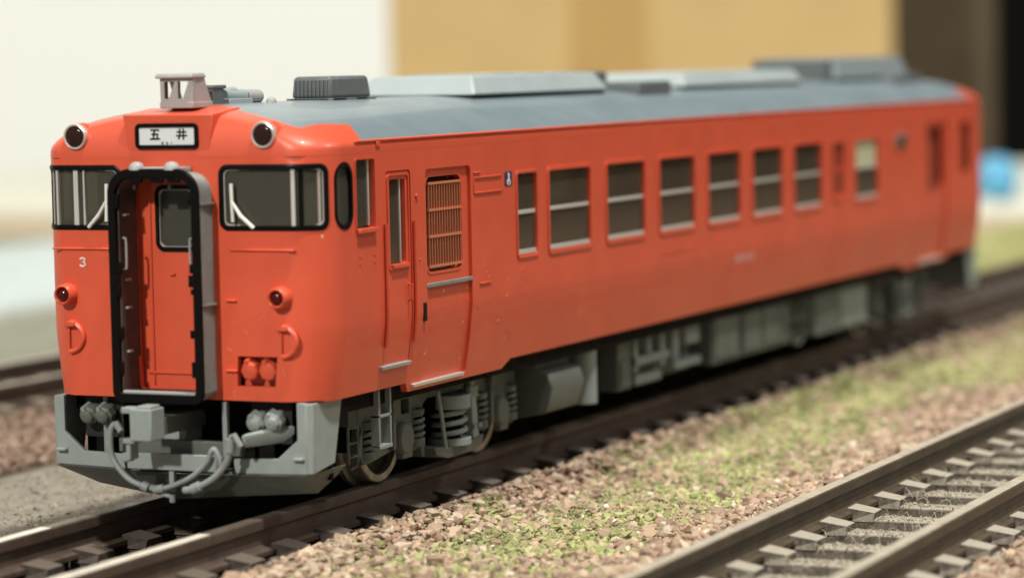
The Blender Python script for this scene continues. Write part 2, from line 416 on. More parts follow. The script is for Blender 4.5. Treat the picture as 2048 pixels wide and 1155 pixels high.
# --- window glass and frames
def glass(parent, loop, fn, off, m_='glass', step=.6):
    bx = (min(p[0] for p in loop), max(p[0] for p in loop)); bz = (min(p[1] for p in loop), max(p[1] for p in loop))
    g = [(bx[0]+(bx[1]-bx[0])*i/24, bz[0]+(bz[1]-bz[0])*j/4) for i in range(1, 24) for j in range(1, 4)] if step < 1 else ()
    return sheet(loop, [], fn, off, off-.12, g, step).build('pane', m_, parent, angle=30)
def bar(name, x0, x1, z0, z1, off0, off1, mt, parent, sgn=1, bev=.03):
    y0, y1 = sorted((-sgn*(HWS[sgn]+off0), -sgn*(HWS[sgn]+off1)))
    return MB().box(x0, x1, y0, y1, z0, z1).build(name, mt, parent, bev=bev)
def sfn(sgn): return (lambda x, z, off: surf(sgn*U(x), z, off))
for sgn in (1, -1):
    fn = sfn(sgn)
    for k, x in enumerate([26.05]+WIN+[89.6, 95.8]):
        wd = {26.05: 2.95, 89.6: 3.0, 95.8: 6.3}.get(x, 6.75)
        z0, z1 = 13.2, 18.4
        if x == 89.6: z0, z1 = 13.6, 18.25
        if x == 95.8: z1 = 18.3
        t_ = .30 if wd > 4 else .22
        fr = ring(rr(x, x+wd, z0, z1, .12, 3), fn, [(-.02, -.4), (-.02, .07), (-t_*.75, .10), (-t_, .07), (-t_, -.05)]).build('window', 'red', car, angle=40)
        zm = 15.93
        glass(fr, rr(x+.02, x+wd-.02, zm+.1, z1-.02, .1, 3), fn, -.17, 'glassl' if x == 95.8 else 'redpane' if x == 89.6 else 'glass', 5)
        glass(fr, rr(x+.02, x+wd-.02, z0+.3, zm-.1, .1, 3), fn, -.13, 'redpane' if x == 89.6 else 'glass', 5)
        tr = 'red' if x == 89.6 else 'silver'
        bar('rail', x+.02, x+wd-.02, zm-.13, zm+.13, -.3, -.06, tr, fr, sgn)
        bar('sill', x+.02, x+wd-.02, z0+.02, z0+.33, -.3, -.03, tr, fr, sgn)
        bar('jamb', x+.02, x+.10, z0+.3, z1-.03, -.3, -.10, tr, fr, sgn)
    # cab quarter light, sliding cab window
    q = ring(H_oval, fn, [(.17, -.25), (.17, .02), (.08, .07), (-.06, .04), (-.06, -.05)]).build('quarter_window', 'black', car, angle=60)
    glass(q, rr(1.86, 3.54, 16.4, 19.92, .82, 8), fn, -.16, 'glassf', .5)
    q = MB(); ring(H_cab, fn, [(-.02, -.4), (-.02, .05), (-.15, .05), (-.15, -.05)], q); q = q.build('cab_window', 'red', car, angle=40)
    glass(q, rr(4.1, 6.33, 16.3, 20.1, .12, 3), fn, -.3, 'glassf', 5)
    bar('sill', 4.05, 6.4, 15.95, 16.2, -.3, .28, 'red', q, sgn)
    bar('jamb', 5.95, 6.1, 16.3, 20.1, -.38, -.2, 'silver', q, sgn)
    # cab door
    dw = rr(8.32, 10.35, 13.85, 18.82, .15)
    d = sheet(rr(7.78, 10.92, 7.96, 19.26, .22), [dw], fn, -.06, -.4, [(8+i, z) for i in range(3) for z in zs], .9).build('cab_door', 'red', car, angle=28)
    ring(rr(7.95, 10.72, 13.55, 19.15, .3, 4), fn, [(0, -.1), (0, .03), (.1, .03), (.1, -.1)]).build('frame', 'red', d, angle=40)
    glass(d, rr(8.3, 10.37, 13.83, 18.84, .1, 3), fn, -.34, 'glass', 5)
    bar('jamb', 9.95, 10.07, 13.9, 18.8, -.36, -.22, 'silver', d, sgn)
    bar('sill', 8.35, 10.5, 13.62, 13.86, -.1, .16, 'red', d, sgn)
    h = MB(); h.tube([surf(sgn*U(10.55), 12.6, -.05), surf(sgn*U(10.5), 12.55, .22), surf(sgn*U(10.42), 11.7, .22), surf(sgn*U(10.5), 11.6, -.05)], .07, 8); h.build('handle', 'red', d)
    MB().hexa([surf(sgn*U(x), z, o) for x, z, o in ((7.15, 7.78, -.1), (10.85, 7.78, -.1), (10.85, 7.78, .25), (7.15, 7.78, .25))],
              [surf(sgn*U(x), z, o) for x, z, o in ((7.15, 8.02, -.1), (10.85, 8.02, -.1), (10.85, 8.02, .25), (7.15, 8.02, .25))]).build('footstep', 'mgrey', car, bev=.04)
    for xx in (7.5, 11.2):
        h = MB(); h.tube([surf(sgn*U(xx), 16.3-i*.6, .12) for i in range(13)], .12, 8)
        for zz in (16.2, 12.6, 9.2): h.cyl(surf(sgn*U(xx), zz, -.1), surf(sgn*U(xx), zz, .12), .09, 8)
        h.build('handrail', 'red', car)
    # passenger doors
    for dx0, dx1 in ((12.95, 19.2), (117.4, 123.9)):
        fw_ = rr(dx0+.35, dx1-1.05, 13.05, 18.75, .55)
        d = sheet(rr(dx0+.02, dx1-.02, 6.34, 19.23, .28), [fw_], fn, -.2, -.5, [(dx0+.8+i*1.1, z) for i in range(5) for z in zs], 1.2).build('passenger_door', 'red', car, angle=28)
        glass(d, rr(dx0+.33, dx1-1.03, 13.03, 18.77, .5), fn, -.60, 'glassd' if dx0 < 50 else 'redpane', 5)
        ring(fw_, fn, [(.0, -.55), (0, -.16), (-.16, -.16), (-.16, -.3)]).build('gasket', 'red', d, angle=40)
        if dx0 < 50:
            x0, x1 = dx0+.75, dx1-1.2; g = MB(); zt, zb_ = 18.35, 13.35
            for z in (zt, 16.75, 15.15, zb_): g.box(x0-.1, x1+.1, *sorted((-sgn*(HWS[sgn]-.27), -sgn*(HWS[sgn]-.12))), z-.07, z+.07)
            for i in range(13):
                x = x0+(x1-x0)*i/12; g.box(x-.036, x+.036, *sorted((-sgn*(HWS[sgn]-.26), -sgn*(HWS[sgn]-.15))), zb_, zt)
            g.build('window_guard', 'bar', d)
            bar('ledge', dx0-.1, dx1+.05, 12.15, 12.38, -.25, .04, 'bellow', d, sgn)
            h = MB(); h.box(12.35, 12.72, *sorted((-sgn*(HWS[sgn]-.05), -sgn*(HWS[sgn]+.06))), 10.2, 11.3)
            for z in (10.45, 10.8, 11.1): h.box(12.42, 12.66, *sorted((-sgn*(HWS[sgn]+.02), -sgn*(HWS[sgn]+.10))), z-.1, z+.08)
            h.build('door_lock', 'dark', car)
        MB().hexa([surf(sgn*U(x), 6.28, o) for x, o in ((dx0-1.3, -.2), (dx1-.6, -.2), (dx1-.6, .22), (dx0-1.3, .22))],
                  [surf(sgn*U(x), 6.52, o) for x, o in ((dx0-1.3, -.2), (dx1-.6, -.2), (dx1-.6, .22), (dx0-1.3, .22))]).build('kick_plate', 'silver', car, bev=.05)
    # little mouldings on the side
    for x0, x1, z in ((19.6, 20.6, 18.75), (19.6, 23.7, 18.44), (19.7, 23.7, 17.5), (20.2, 21.9, 11.85)):
        bar('bracket', x0, x1, z-.05, z+.05, -.1, .09, 'red', car, sgn)
    bar('bracket', 19.58, 19.7, 17.5, 18.44, -.1, .06, 'red', car, sgn)
    for x, z in ((6.2, 14.6), (6.2, 14.2), (4.4, 14.6), (4.4, 14.2), (11.6, 15.0), (12.0, 13.9)):
        MB().lathe((x, -sgn*HWS[sgn], z), (0, -sgn, 0), [(-.05, .07), (.05, .06), (.08, .02)], 8).build('rivet', 'red', car)
    MB().cyl((11.7, -sgn*(HWS[sgn]-.05), 17.7), (11.7, -sgn*(HWS[sgn]+.1), 17.7), .16, 12).build('lock', 'red', car, bev=.03)
    MB().box(51.2, 57.0, *sorted((-sgn*(HWS[sgn]-.1), -sgn*(HWS[sgn]+.035))), 11.55, 11.68).build('hatch_edge', 'red', car)
    # service board: a grille high on the far end
    v_ = MB(); v_.box(107.6, 110.6, *sorted((-sgn*(HWS[sgn]-.1), -sgn*(HWS[sgn]+.12))), 17.3, 18.5)
    v_ = v_.build('vent_plate', 'bellow', car, bev=.1)
    for i in range(4): bar('slat', 107.9, 110.3, 17.45+i*.26, 17.55+i*.26, .05, .2, 'dark', v_, sgn, 0)
    q = ring(H_rcab, fn, [(0, -.4), (0, .05), (-.2, .05), (-.2, -.05)]).build('cab_window', 'red', car, angle=40)
    glass(q, rr(128.42, 131.38, 14.32, 19.08, .15, 3), fn, -.35, 'redpane', 5)

# the blue plate with the white figure beside the first window
pl = sheet(rr(24.2, 25.28, 17.72, 18.62, .12, 4), [], sfn(1), .035, -.05, (), 3).build('figure_plate', 'navy', car, label='navy plate with a white sitting figure')
f_ = MB(); f_.prism([(24.74+.14*math.cos(t), 18.42+.12*math.sin(t)) for t in [2*math.pi*i/12 for i in range(12)]], 1, -HW-.03, -HW-.06)
f_.prism([(24.66, 18.32), (24.82, 18.32), (24.90, 18.1), (25.02, 17.95), (24.98, 17.83), (24.85, 17.78), (24.6, 17.78), (24.48, 17.88), (24.5, 18.02), (24.62, 18.12)], 1, -HW-.03, -HW-.055)
f_.build('figure', 'white', pl)
MB().prism([(24.74+.12*math.cos(t), 17.93+.08*math.sin(t)) for t in [2*math.pi*i/12 for i in range(12)]], 1, -HW-.05, -HW-.07).build('figure_hole', 'navy', pl)
# white number painted low on the side, too soft in the picture to read
nm = MB()
for k, x in enumerate((66.2, 66.9, 67.8, 68.5, 69.6)):
    for p, q in (((0, 0), (0, .55)), ((0, .55), (.35, .55)), ((.35, 0), (.35, .55)), ((0, .28), (.35, .28)))[(k % 2):]:
        a0, b0, a1, b1 = x+min(p[0], q[0])-.04, 9.85+min(p[1], q[1])-.04, x+max(p[0], q[0])+.04, 9.85+max(p[1], q[1])+.04
        nm.add([surf(U(a0), b0, .02), surf(U(a1), b0, .02), surf(U(a1), b1, .02), surf(U(a0), b1, .02)], [(0, 1, 2, 3)])
nm.build('car_number', 'white', car)

# --- windscreens
for sgn in (1, -1):
    lp = H_wrap if sgn == 1 else mir(H_wrap)
    lp = subdiv(lp, .25)
    ws = ring(lp, surf, [(-.02, -.4), (-.03, .03), (.08, .09), (.26, .07), (.28, -.3)]).build('windscreen', 'black', car, angle=60)
    u0, u1 = 3.40, 9.93
    g = rr(u0, u1, 16.5, 19.9, .45, 8)
    glass(ws, g if sgn == 1 else mir(g), surf, -.16, 'glassf', .4)
    tr = ring(g if sgn == 1 else mir(g), surf, [(.13, -.12), (.13, -.05), (.19, -.05), (.19, -.12)]).build('trim', 'silver', ws, angle=60)
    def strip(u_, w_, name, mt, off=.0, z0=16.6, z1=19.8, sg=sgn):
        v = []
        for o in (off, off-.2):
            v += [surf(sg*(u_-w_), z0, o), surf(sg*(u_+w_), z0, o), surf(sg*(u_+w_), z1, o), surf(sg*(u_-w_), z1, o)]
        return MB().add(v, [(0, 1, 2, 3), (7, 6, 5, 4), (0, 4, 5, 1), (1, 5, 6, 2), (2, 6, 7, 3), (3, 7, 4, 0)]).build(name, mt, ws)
    strip(7.95, .11, 'pillar_and_glint', 'silver', -.02)
    strip(8.40, .14, 'pillar_and_glint', 'black', -.1)
    strip(9.53, .07, 'pillar_and_glint', 'chrome', -.06)  # pinkish reflection on the glass, drawn as a strip
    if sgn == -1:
        strip(6.35, .15, 'pillar_and_glint', 'silver', -.02); strip(5.80, .05, 'pillar_and_glint', 'silver', -.02)  # pale reflections in the left glass, drawn as added silver strips
    wp = MB()
    yy = -4.15*sgn
    wp.tube([(XF-.18, yy+.02*sgn, 19.0), (XF-.18, yy, 18.0), (XF-.18, yy-.05*sgn, 16.85)], .10, 8)
    wp.tube([(XF-.22, yy-.02*sgn, 18.0), (XF-.2, yy-.55*sgn, 17.2), (XF-.08, yy-1.32*sgn, 16.5)], [.08, .12, .11], 8)
    wp.build('wiper', 'white', ws)
    # cab interior things seen through the glass
    i_ = MB(); i_.box(2.9, 3.2, min(sgn*-8.3, sgn*-3.0), max(sgn*-8.3, sgn*-3.0), 12, 17.0)
    i_.build('cab_desk', 'cab', car)

# --- gangway door between the windscreens
wdw = rr(-1.35, 1.35, 15.1, 18.9, .55, 8)
dn = lambda u, z, off: (XF+.62-off, -u, z)
fd = sheet(rr(-2.6, 2.6, 6.9, 19.7, .3), [wdw], dn, 0, -.3, [(u, z) for u in (-2, 0, 2) for z in zs], 2).build('gangway_door', 'red', car, label='vermilion end door inside the gangway frame')
ring(wdw, dn, [(0, -.1), (0, .1), (.26, .08), (.28, -.1)]).build('gasket', 'black', fd, angle=60)
ring(rr(-1.12, 1.12, 15.33, 18.67, .42, 8), dn, [(-.06, -.1), (-.06, .05), (.06, .05), (.06, -.1)]).build('trim', 'silver', fd, angle=60)
sheet(rr(-1.2, 1.2, 15.25, 18.75, .5, 8), [], dn, -.08, -.18, (), 2).build('pane', 'glassf', fd)
MB().box(XF+.5, XF+.65, -2.1, 2.1, 8.05, 8.2).build('ledge', 'red', fd, bev=.04)
MB().box(XF+.45, XF+.65, .15, .5, 13.75, 13.83).build('catch', 'red', fd)
MB().box(XF+.5, XF+.65, 1.66, 1.76, 7.4, 19.1).build('door_rib', 'red', fd, bev=.04)

# --- gangway bellows frame standing proud of the front
GX = -2.2                                      # foremost face
def arch(a, z0, z1, r1, r0, n=9):
    o = []
    for cx, cz, a0, r in ((a-r0, z0+r0, -90, r0), (a-r1, z1-r1, 0, r1), (-a+r1, z1-r1, 90, r1), (-a+r0, z0+r0, 180, r0)):
        o += [(cx+r*math.cos(R(a0+90*i/n)), cz+r*math.sin(R(a0+90*i/n))) for i in range(n+1)]
    return o
OUT = arch(3.0, 6.62, 19.92, 1.45, .7)
gf = lambda u, z, off: (off, -u, z)
bl = MB()
prof = [(.30, XF+.3)]
for i in range(6):                              # ribbed outside, drawn in towards the car
    x = XF-.02-i*.29; prof += [(.26-i*.03, x), (.33-i*.03, x-.14)]
prof += [(.08, GX+.18), (.5, GX+.18), (.5, XF+.3)]
ring(OUT, gf, prof, bl)
gw = bl.build('gangway_frame', 'bellow', car, angle=50, label='grey bellows frame around the end door')
ring(arch(2.5, 7.12, 19.42, .95, .3), gf, [(0, XF+.25), (.10, XF+.25), (.10, GX+.3), (0, GX+.3)]).build('inner_lining', 'bellin', gw, angle=50)
rm = MB(); ring(OUT, gf, [(-.02, GX+.2), (.02, GX), (.50, GX), (.52, GX+.3)], rm)
random.seed(3)
for s_ in (-1, 1):
    for z in (18.1, 14.3, 13.6, 13.0, 10.6, 8.6):
        h = random.uniform(.15, .45); rm.box(GX+.02, GX+.26, *sorted((s_*2.5, s_*random.uniform(2.2, 2.36))), z-h, z+h)
for y in (-1.3, -.2, 1.2): rm.box(GX+.03, GX+.2, y-.5, y+.3, 19.12, 19.4)
rm.build('rubber_face', 'black', gw, angle=50, bev=.03)
MB().box(GX+.12, GX+.42, -2.38, 2.38, 7.14, 7.32).build('tread_plate', 'mgrey', gw, bev=.04)
for s_, zz in ((1, 15.2), (-1, 15.2)):
    h = MB(); y = s_*2.3
    h.tube([(GX+.5, y, zz-1), (GX+.5, y-.18*s_, zz-.95), (GX+.5, y-.2*s_, zz-.4), (GX+.5, y-.2*s_, zz+.5), (GX+.5, y-.18*s_, zz+.75), (GX+.5, y, zz+.8)], .07, 8)
    h.build('grab_rail', 'mgrey', gw)
for z in (17.3, 13.6, 9.5, 12.0):
    MB().box(GX+.7, GX+1.1, 2.2, 2.42, z-.06, z+.06).build('lining_clip', 'mgrey', gw)
for y in (-1.15, 1.15):
    MB().lathe((GX+.35, y, 19.85), (0, 0, 1), [(0, .46), (.2, .44), (.38, .32), (.46, .12)], 16).build('hinge_dome', 'mgrey', gw, angle=60)
    MB().box(GX+.02, GX+.2, y-.09, y+.09, 18.75, 19.0).build('hook', 'dark', gw)
MB().box(GX+.25, XF, -1.5, 1.5, 19.72, 19.97).build('top_plate', 'mgrey', gw, bev=.04)
for z in (17.9, 12.2):
    for s_ in (-1, 1): MB().box(GX+.2, XF, *sorted((s_*2.7, s_*2.93)), z-.05, z+.05).build('joint', 'bellow', gw)

# --- destination sign box
sb = MB()
sb.hexa([(XF+.015, 2.62, 20.45), (XF+3, 2.62, 20.45), (XF+3, -2.62, 20.45), (XF+.015, -2.62, 20.45)][::-1],
        [(XF-.04, 3.0, 22.93), (XF+3, 3.0, 23.25), (XF+3, -3.0, 23.25), (XF-.04, -3.0, 22.93)][::-1])
sg = sb.build('destination_box', 'red', car, bev=.07, label='destination box with white sign lettered 五井')
yc = .04
fb = lambda u, z, off: (XF-.04-off, -u, z)
ring(rr(-2.05-yc, 2.03-yc, 21.0, 22.4, .28), fb, [(-.03, -.1), (-.03, .12), (.2, .12), (.22, -.1)]).build('sign_gasket', 'black', sg, angle=50)
sheet(rr(-1.87-yc, 1.85-yc, 21.16, 22.24, .16), [], fb, .03, -.05, (), 2).build('sign_plate', 'sign', sg)
def strokes(lines, y0, z0, wy, hz, t):
    mb = MB(); X = XF-.04-.05
    for (a, b), (c, d) in lines:
        p = Vector((y0-a*wy, z0+b*hz)); q = Vector((y0-c*wy, z0+d*hz)); dd = (q-p).normalized(); n = Vector((-dd.y, dd.x))*t/2
        v = [p+n-dd*t*.3, q+n+dd*t*.3, q-n+dd*t*.3, p-n-dd*t*.3]
        mb.prism([(k.x, k.y) for k in v], 0, X, X+.03)
    return mb
GO = [((.08, .94), (.92, .94)), ((.18, .52), (.80, .52)), ((.0, .04), (1, .04)), ((.46, .94), (.32, .04)), ((.78, .52), (.73, .04))]
I_ = [((.04, .70), (.96, .70)), ((0, .34), (1, .34)), ((.33, 1), (.33, .4)), ((.33, .4), (.2, 0)), ((.68, 1), (.68, 0))]
strokes(GO, 1.14, 21.52, .62, .56, .10).build('character', 'black', sg)
strokes(I_, -.60, 21.52, .66, .58, .095).build('character', 'black', sg)
G1 = [((1, .85), (.5, 1)), ((.5, 1), (0, .5)), ((0, .5), (.5, 0)), ((.5, 0), (1, .3)), ((1, .3), (.6, .45))]
O1 = [((.5, 1), (0, .5)), ((0, .5), (.5, 0)), ((.5, 0), (1, .5)), ((1, .5), (.5, 1))]
for ln, yy, ww in ((G1, .40, .12), (O1, .10, .12), ([((.5, 1), (.5, 0))], -.2, .1)):
    strokes(ln, yy, 21.24, ww, .13, .035).build('letter', 'black', sg)
# the white 3 on the front
th = [(0.0, .86), (.25, 1), (.7, 1), (.95, .82), (.9, .6), (.45, .52), (.9, .45), (1, .2), (.75, 0), (.25, 0), (0, .16)]
mb = MB(); mb.tube([(XF-.015, 6.18-a*.36, 14.24+b*.46) for a, b in th], .06, 6); mb.build('number_three', 'white', car, label='white figure 3')

# --- lamps
for s_ in (1, -1):
    y = 6.22*s_; z = 21.72
    hl = MB().lathe((XF+1.4, y, z), (-1, 0, 0), [(.60, .80), (1.1, .79), (1.2, .78), (1.24, .76)], 28).build('headlight', 'red', car, angle=50)
    MB().lathe((XF+.16, y, z), (-1, 0, 0), [(-.1, .76), (.22, .76), (.32, .73), (.34, .68), (.3, .62), (.1, .6)], 28).build('rim', 'chrome', hl, angle=50)
    MB().lathe((XF+.11, y, z), (-1, 0, 0), [(0, .63), (.2, .62), (.27, .44), (.31, .2), (.32, .02)], 24).build('lens', 'lens', hl, angle=70)
    y = 7.08*s_; z = 12.6
    tl = MB().lathe((XF+.1, y, z), (-1, 0, 0), [(0, .68), (.35, .62), (.72, .58), (.78, .5), (.72, .43), (.5, .42)], 24).build('tail_light', 'red', car, angle=50)
    MB().lathe((XF-.3, y, z), (-1, 0, 0), [(0, .43), (.2, .42), (.33, .3), (.4, .12), (.41, .01)], 20).build('lens', 'redlens', tl, angle=80)
    # hanging lamp bracket and its half ring
    y = 7.05*s_; z = 10.75
    br = MB().box(XF-.38, XF+.1, y-.52, y+.22, z-.02, z+.32).build('lamp_bracket', 'red', car, bev=.06)
    arc = [(XF-.12, y-.0-.98*math.sin(R(a)), z-.62+.86*math.cos(R(a))) for a in range(8, 190, 13)]
    MB().tube(arc, .15, 8).build('half_ring', 'red', br)
    MB().tube([(XF-.1, y-.02, z), (XF-.1, y, z-1.4)], .07, 8).build('stem', 'red', br)
    # moulded ledges
    a, b = sorted((s_*4.0, s_*8.0) if s_ == 1 else (-8.0, -3.85))
    MB().box(XF-.14, XF+.1, a, b, 15.2, 15.32).build('ledge', 'red', car, bev=.05)
for y0, y1, z in ((-3.55, -4.2, 12.35), (-3.4, -4.15, 8.36)):
    MB().box(XF-.2, XF+.1, y1, y0, z, z+.1).build('foot_rung', 'red', car, bev=.03)
# sockets: recess with two capped plugs
for s_ in (1,):
    y0, y1 = sorted((-s_*4.1, -s_*7.0)); rc = MB().box(XF+.8, XF+.95, y0, y1, 7.4, 9.4).build('socket_recess', 'red', car)
    for k in (4.92, 6.08):
        cx = -s_*k
        p = MB(); p.lathe((XF+.8, cx, 8.5), (-1, 0, -.12), [(0, .35), (.35, .42), (.4, .58), (.85, .56), (.95, .44), (1.0, .2)], 8); p.build('socket_cap', 'red', rc, angle=25, bev=.04)
        MB().cyl((XF-.25, cx+.12, 8.95), (XF+.5, cx+.12, 9.1), .14, 8).build('lug', 'red', rc)

# --- inside of the car
ins = MB(); ins.box(1.6, 136, -8.6, 8.2, 7.3, 7.9)
ins.build('floor', 'dark', car)
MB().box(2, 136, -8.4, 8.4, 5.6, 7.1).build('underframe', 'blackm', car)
for x in (5.6, 12.2, 24.7, 88.2, 94.0, 113.5, 126):
    MB().box(x, x+.5, -9.1, 8.55, 11.0, 20.6).build('partition', 'inner', car)
for x in [29.4+9.76*i for i in range(7)]:
    for y0, y1 in ((-8.9, -3.2), (3.2, 8.4)):
        st = MB().box(x-.35, x+.35, y0, y1, 7.9, 14.6).box(x-2.6, x+2.6, y0, y1, 9.6, 10.6); st.build('seat', 'seat', car, bev=.3)
MB().box(25, 88, -9.1, 8.5, 20.2, 20.6).build('ceiling_panel', 'inner', car)

# --- roof fittings
hs = MB(); zt = 25.25
hs.box(.75, 3.0, -1.1, 1.12, 23.25, 23.62)
hs = hs.build('horn_stand', 'mgrey', car, bev=.06, label='light grey openwork stand on the front of the roof')
sheet([(-1.05, 23.55), (1.08, 23.55), (1.12, 25.0), (-1.08, 25.0)], [[(-.80, 23.8), (-.52, 23.8), (-.10, 24.78), (-.80, 24.78)], [(.10, 23.8), (.42, 23.8), (.82, 24.78), (.10, 24.78)]],
      lambda u, z, off: (.78-off, u*-1, z), 0, -.3, (), 3).build('lattice', 'mgrey', hs)
sheet([(.9, 23.55), (2.9, 23.55), (2.1, 25.0), (.9, 25.0)], [], lambda u, z, off: (u, -1.06-off, z), 0, -.35, (), 3).build('side_plate', 'mgrey', hs)
sheet([(.9, 23.55), (2.9, 23.55), (2.1, 25.0), (.9, 25.0)], [[(1.2, 23.85), (2.3, 23.85), (1.85, 24.75), (1.2, 24.75)]], lambda u, z, off: (u, .8-off, z), 0, -.3, (), 3).build('side_plate', 'mgrey', hs)
MB().hexa([(.45, -1.25, 24.96), (2.3, -1.15, 24.96), (2.3, 1.2, 24.96), (.45, 1.3, 24.96)], [(.55, -1.15, zt), (2.2, -1.05, zt), (2.2, 1.1, zt), (.55, 1.2, zt)]).build('stand_top', 'mgrey', hs, bev=.1)
rf = MB(); rf.box(3.9, 5.2, -.55, .55, 23.25, 24.35).box(3.8, 5.4, -.62, .62, 24.3, 24.52); rf.build('whistle_cover', 'dgrey', car, bev=.08)
rf = MB(); rf.cyl((5.6, -.2, 23.9), (8.0, -.2, 23.85), .40, 14); rf.box(5.5, 8.2, -.75, .4, 23.25, 23.7).cyl((6.0, -.2, 24.1), (6.9, -.2, 24.12), .28, 12); rf.build('horn', 'lgrey', car, bev=.04)
rf = MB(); rf.cyl((8.1, -.25, 23.8), (9.7, -.25, 23.78), .42, 14).cyl((9.0, .4, 23.75), (9.9, .4, 23.75), .35, 12).box(9.0, 10.3, -1.7, -.7, 23.2, 23.36).lathe((9.6, -1.2, 23.34), (0, 0, 1), [(0, .35), (.25, .3), (.4, .1)], 12); rf.build('horn', 'mgrey', car, bev=.04)
# dark ventilator
vt = MB(); vt.box(16.5, 22.4, -1.65, 1.65, 23.30, 23.52); vt = vt.build('roof_ventilator', 'dgrey', car, bev=.05, label='dark grey ribbed ventilator on the roof')
MB().hexa([(16.75, -1.45, 23.5), (22.15, -1.45, 23.5), (22.15, 1.45, 23.5), (16.75, 1.45, 23.5)], [(16.85, -1.3, 24.88), (21.95, -1.3, 24.88), (21.95, 1.3, 24.88), (16.85, 1.3, 24.88)]).build('hood', 'dgrey', vt, bev=.22)
for i in range(9):
    y = -1.12+i*.28; MB().box(16.66, 16.95, y-.05, y+.05, 23.62, 24.66).build('rib', 'dgrey', vt, bev=.03)
for x0, x1 in ((16.6, 18.2), (19.7, 21.0)): MB().box(x0, x1, -1.69, -1.4, 23.34, 23.5).build('slot', 'black', vt)
MB().box(16.46, 16.7, -1.3, 1.3, 23.34, 23.48).build('slot', 'black', vt)
def roof_unit(name, x0, x1, hw_, z1, mt, slope=1.1, lab=None, zb=22.2):
    m_ = MB(); zs_ = ZD+(ZA-ZD)*(1-(hw_/HW)**2.15)**.62+.26
    m_.box(x0, x1, -hw_, hw_, zb, zs_+.05)
    u_ = m_.build(name, 'dark', car, label=lab)
    MB().hexa([(x0-.25, -hw_-.3, zs_-.0), (x1+.25, -hw_-.3, zs_-.0), (x1+.25, hw_+.3, zs_-.0), (x0-.25, hw_+.3, zs_-.0)],
              [(x0+slope, -hw_+.5, z1), (x1-slope*.6, -hw_+.5, z1), (x1-slope*.6, hw_-.5, z1), (x0+slope, hw_-.5, z1)]).build('cover', mt, u_, bev=.18)
    return u_
u_ = roof_unit('roof_cooler', 31.2, 53.6, 4.2, 24.72, 'lgrey', 1.0, 'pale grey box cooler with sloping sides on the roof')
for k, x in enumerate((36.5, 41.5, 46.5)): MB().box(x, x+3.6, -3.2, 3.2, 24.7, 24.8).build('louvre', 'lgrey', u_, bev=.05)
u_ = roof_unit('roof_cooler', 69.5, 97.5, 4.2, 24.55, 'lgrey', 1.0)
rv = MB(); rv.box(57.0, 63.5, -5.6, -2.2, 22.3, 23.95); rv.build('roof_hatch', 'dgrey', car, bev=.2)
rv = MB(); rv.box(57.5, 62, -1.0, 2.4, 23.1, 24.75); rv.build('roof_vent_box', 'dgrey', car, bev=.25)
u_ = roof_unit('roof_radiator', 109, 130.5, 3.7, 25.5, mat('radiator_cover', (.20, .235, .245), .45), .4)
MB().box(107.0, 109.4, -3.3, 3.7, 22.8, 25.35).build('end_grille', 'dgrey', u_, bev=.2)
MB().box(120, 128.5, -5.8, -4.2, 22.2, 23.75).build('side_duct', 'dgrey', u_, bev=.2)

# --- skirt, plough, coupler and hoses under the front
sk = MB()
def skfront(s_):
    poly = [(-s_*7.75, 6.66), (-s_*8.35, 6.66), (-s_*8.35, 2.62), (-s_*3.6, 2.50), (-s_*3.6, 3.35), (-s_*6.45, 3.45), (-s_*7.75, 4.55)]
    sk.prism(poly, 0, XF+.18, XF+.48)
    pl_ = [(XF+.18, -s_*8.35), (XF+.5, -s_*8.62), (3.75, -s_*8.62), (3.75, -s_*8.3), (XF+.48, -s_*8.1)]
    bot = [(x, y, 2.62) for x, y in pl_]; top = [(x, y, 6.6) for x, y in pl_]
    bot[2] = (2.75, bot[2][1], 2.95); bot[3] = (2.75, bot[3][1], 2.95)
    sk.add(bot+top, [(4, 3, 2, 1, 0), (5, 6, 7, 8, 9)]+[(i, (i+1) % 5, (i+1) % 5+5, i+5) for i in range(5)])
    sk.box(XF-.15, XF+.3, *sorted((-s_*7.55, -s_*8.2)), 3.42, 3.58)
skfront(1); skfront(-1)
sk.build('front_skirt', 'grey', car, bev=.05, label='grey skirt plates under the front corners')
pw = MB()
for s_ in (1, -1):
    top = [(XF-.35, 0, 2.42), (XF+.1, -s_*8.30, 2.56), (4.3, -s_*8.45, 2.62)]
    bot = [(-.55, 0, .98), (2.9, -s_*7.35, 1.12), (4.3, -s_*7.9, 2.0)]
    for i in range(2):
        a, b, c, d = top[i], top[i+1], bot[i+1], bot[i]
        bk = [(p[0]+.3, p[1]*.985, p[2]) for p in (a, b, c, d)]
        pw.hexa([d, c, bk[2], bk[3]], [a, b, bk[1], bk[0]])
pw.build('snow_plough', 'greyd', car, label='dark wedge plough below the skirt')
MB().box(XF+.25, 1.5, -8.0, 8.0, 2.45, 2.6).build('plough_top', 'greyd', car)
MB().box(3.0, 3.3, -8.2, 8.2, 1.9, 6.7).build('shade_backing', 'blackm', car)  # added black sheet, stands in for the shade behind the skirt
cb = MB(); cb.box(XF-1.05, XF-.72, -3.15, 2.75, 2.72, 3.66); cb.build('cross_beam', 'grey', car, bev=.05)
cb = MB(); cb.box(XF+.1, XF+.6, -4.2, 4.0, 3.5, 4.3).box(XF-.75, XF+.2, -3.1, -2.8, 2.8, 3.5).box(XF-.75, XF+.2, 2.4, 2.7, 2.8, 3.5); cb.build('rear_beam', 'greyd', car, bev=.05)
cp = MB(); cp.box(-4.15, -2.7, -.72, .70, 4.72, 6.55); cp.box(-4.0, -2.9, -.6, .3, 6.5, 6.72)
cp = cp.build('coupler', 'grey', car, bev=.08, label='grey knuckle coupler box')
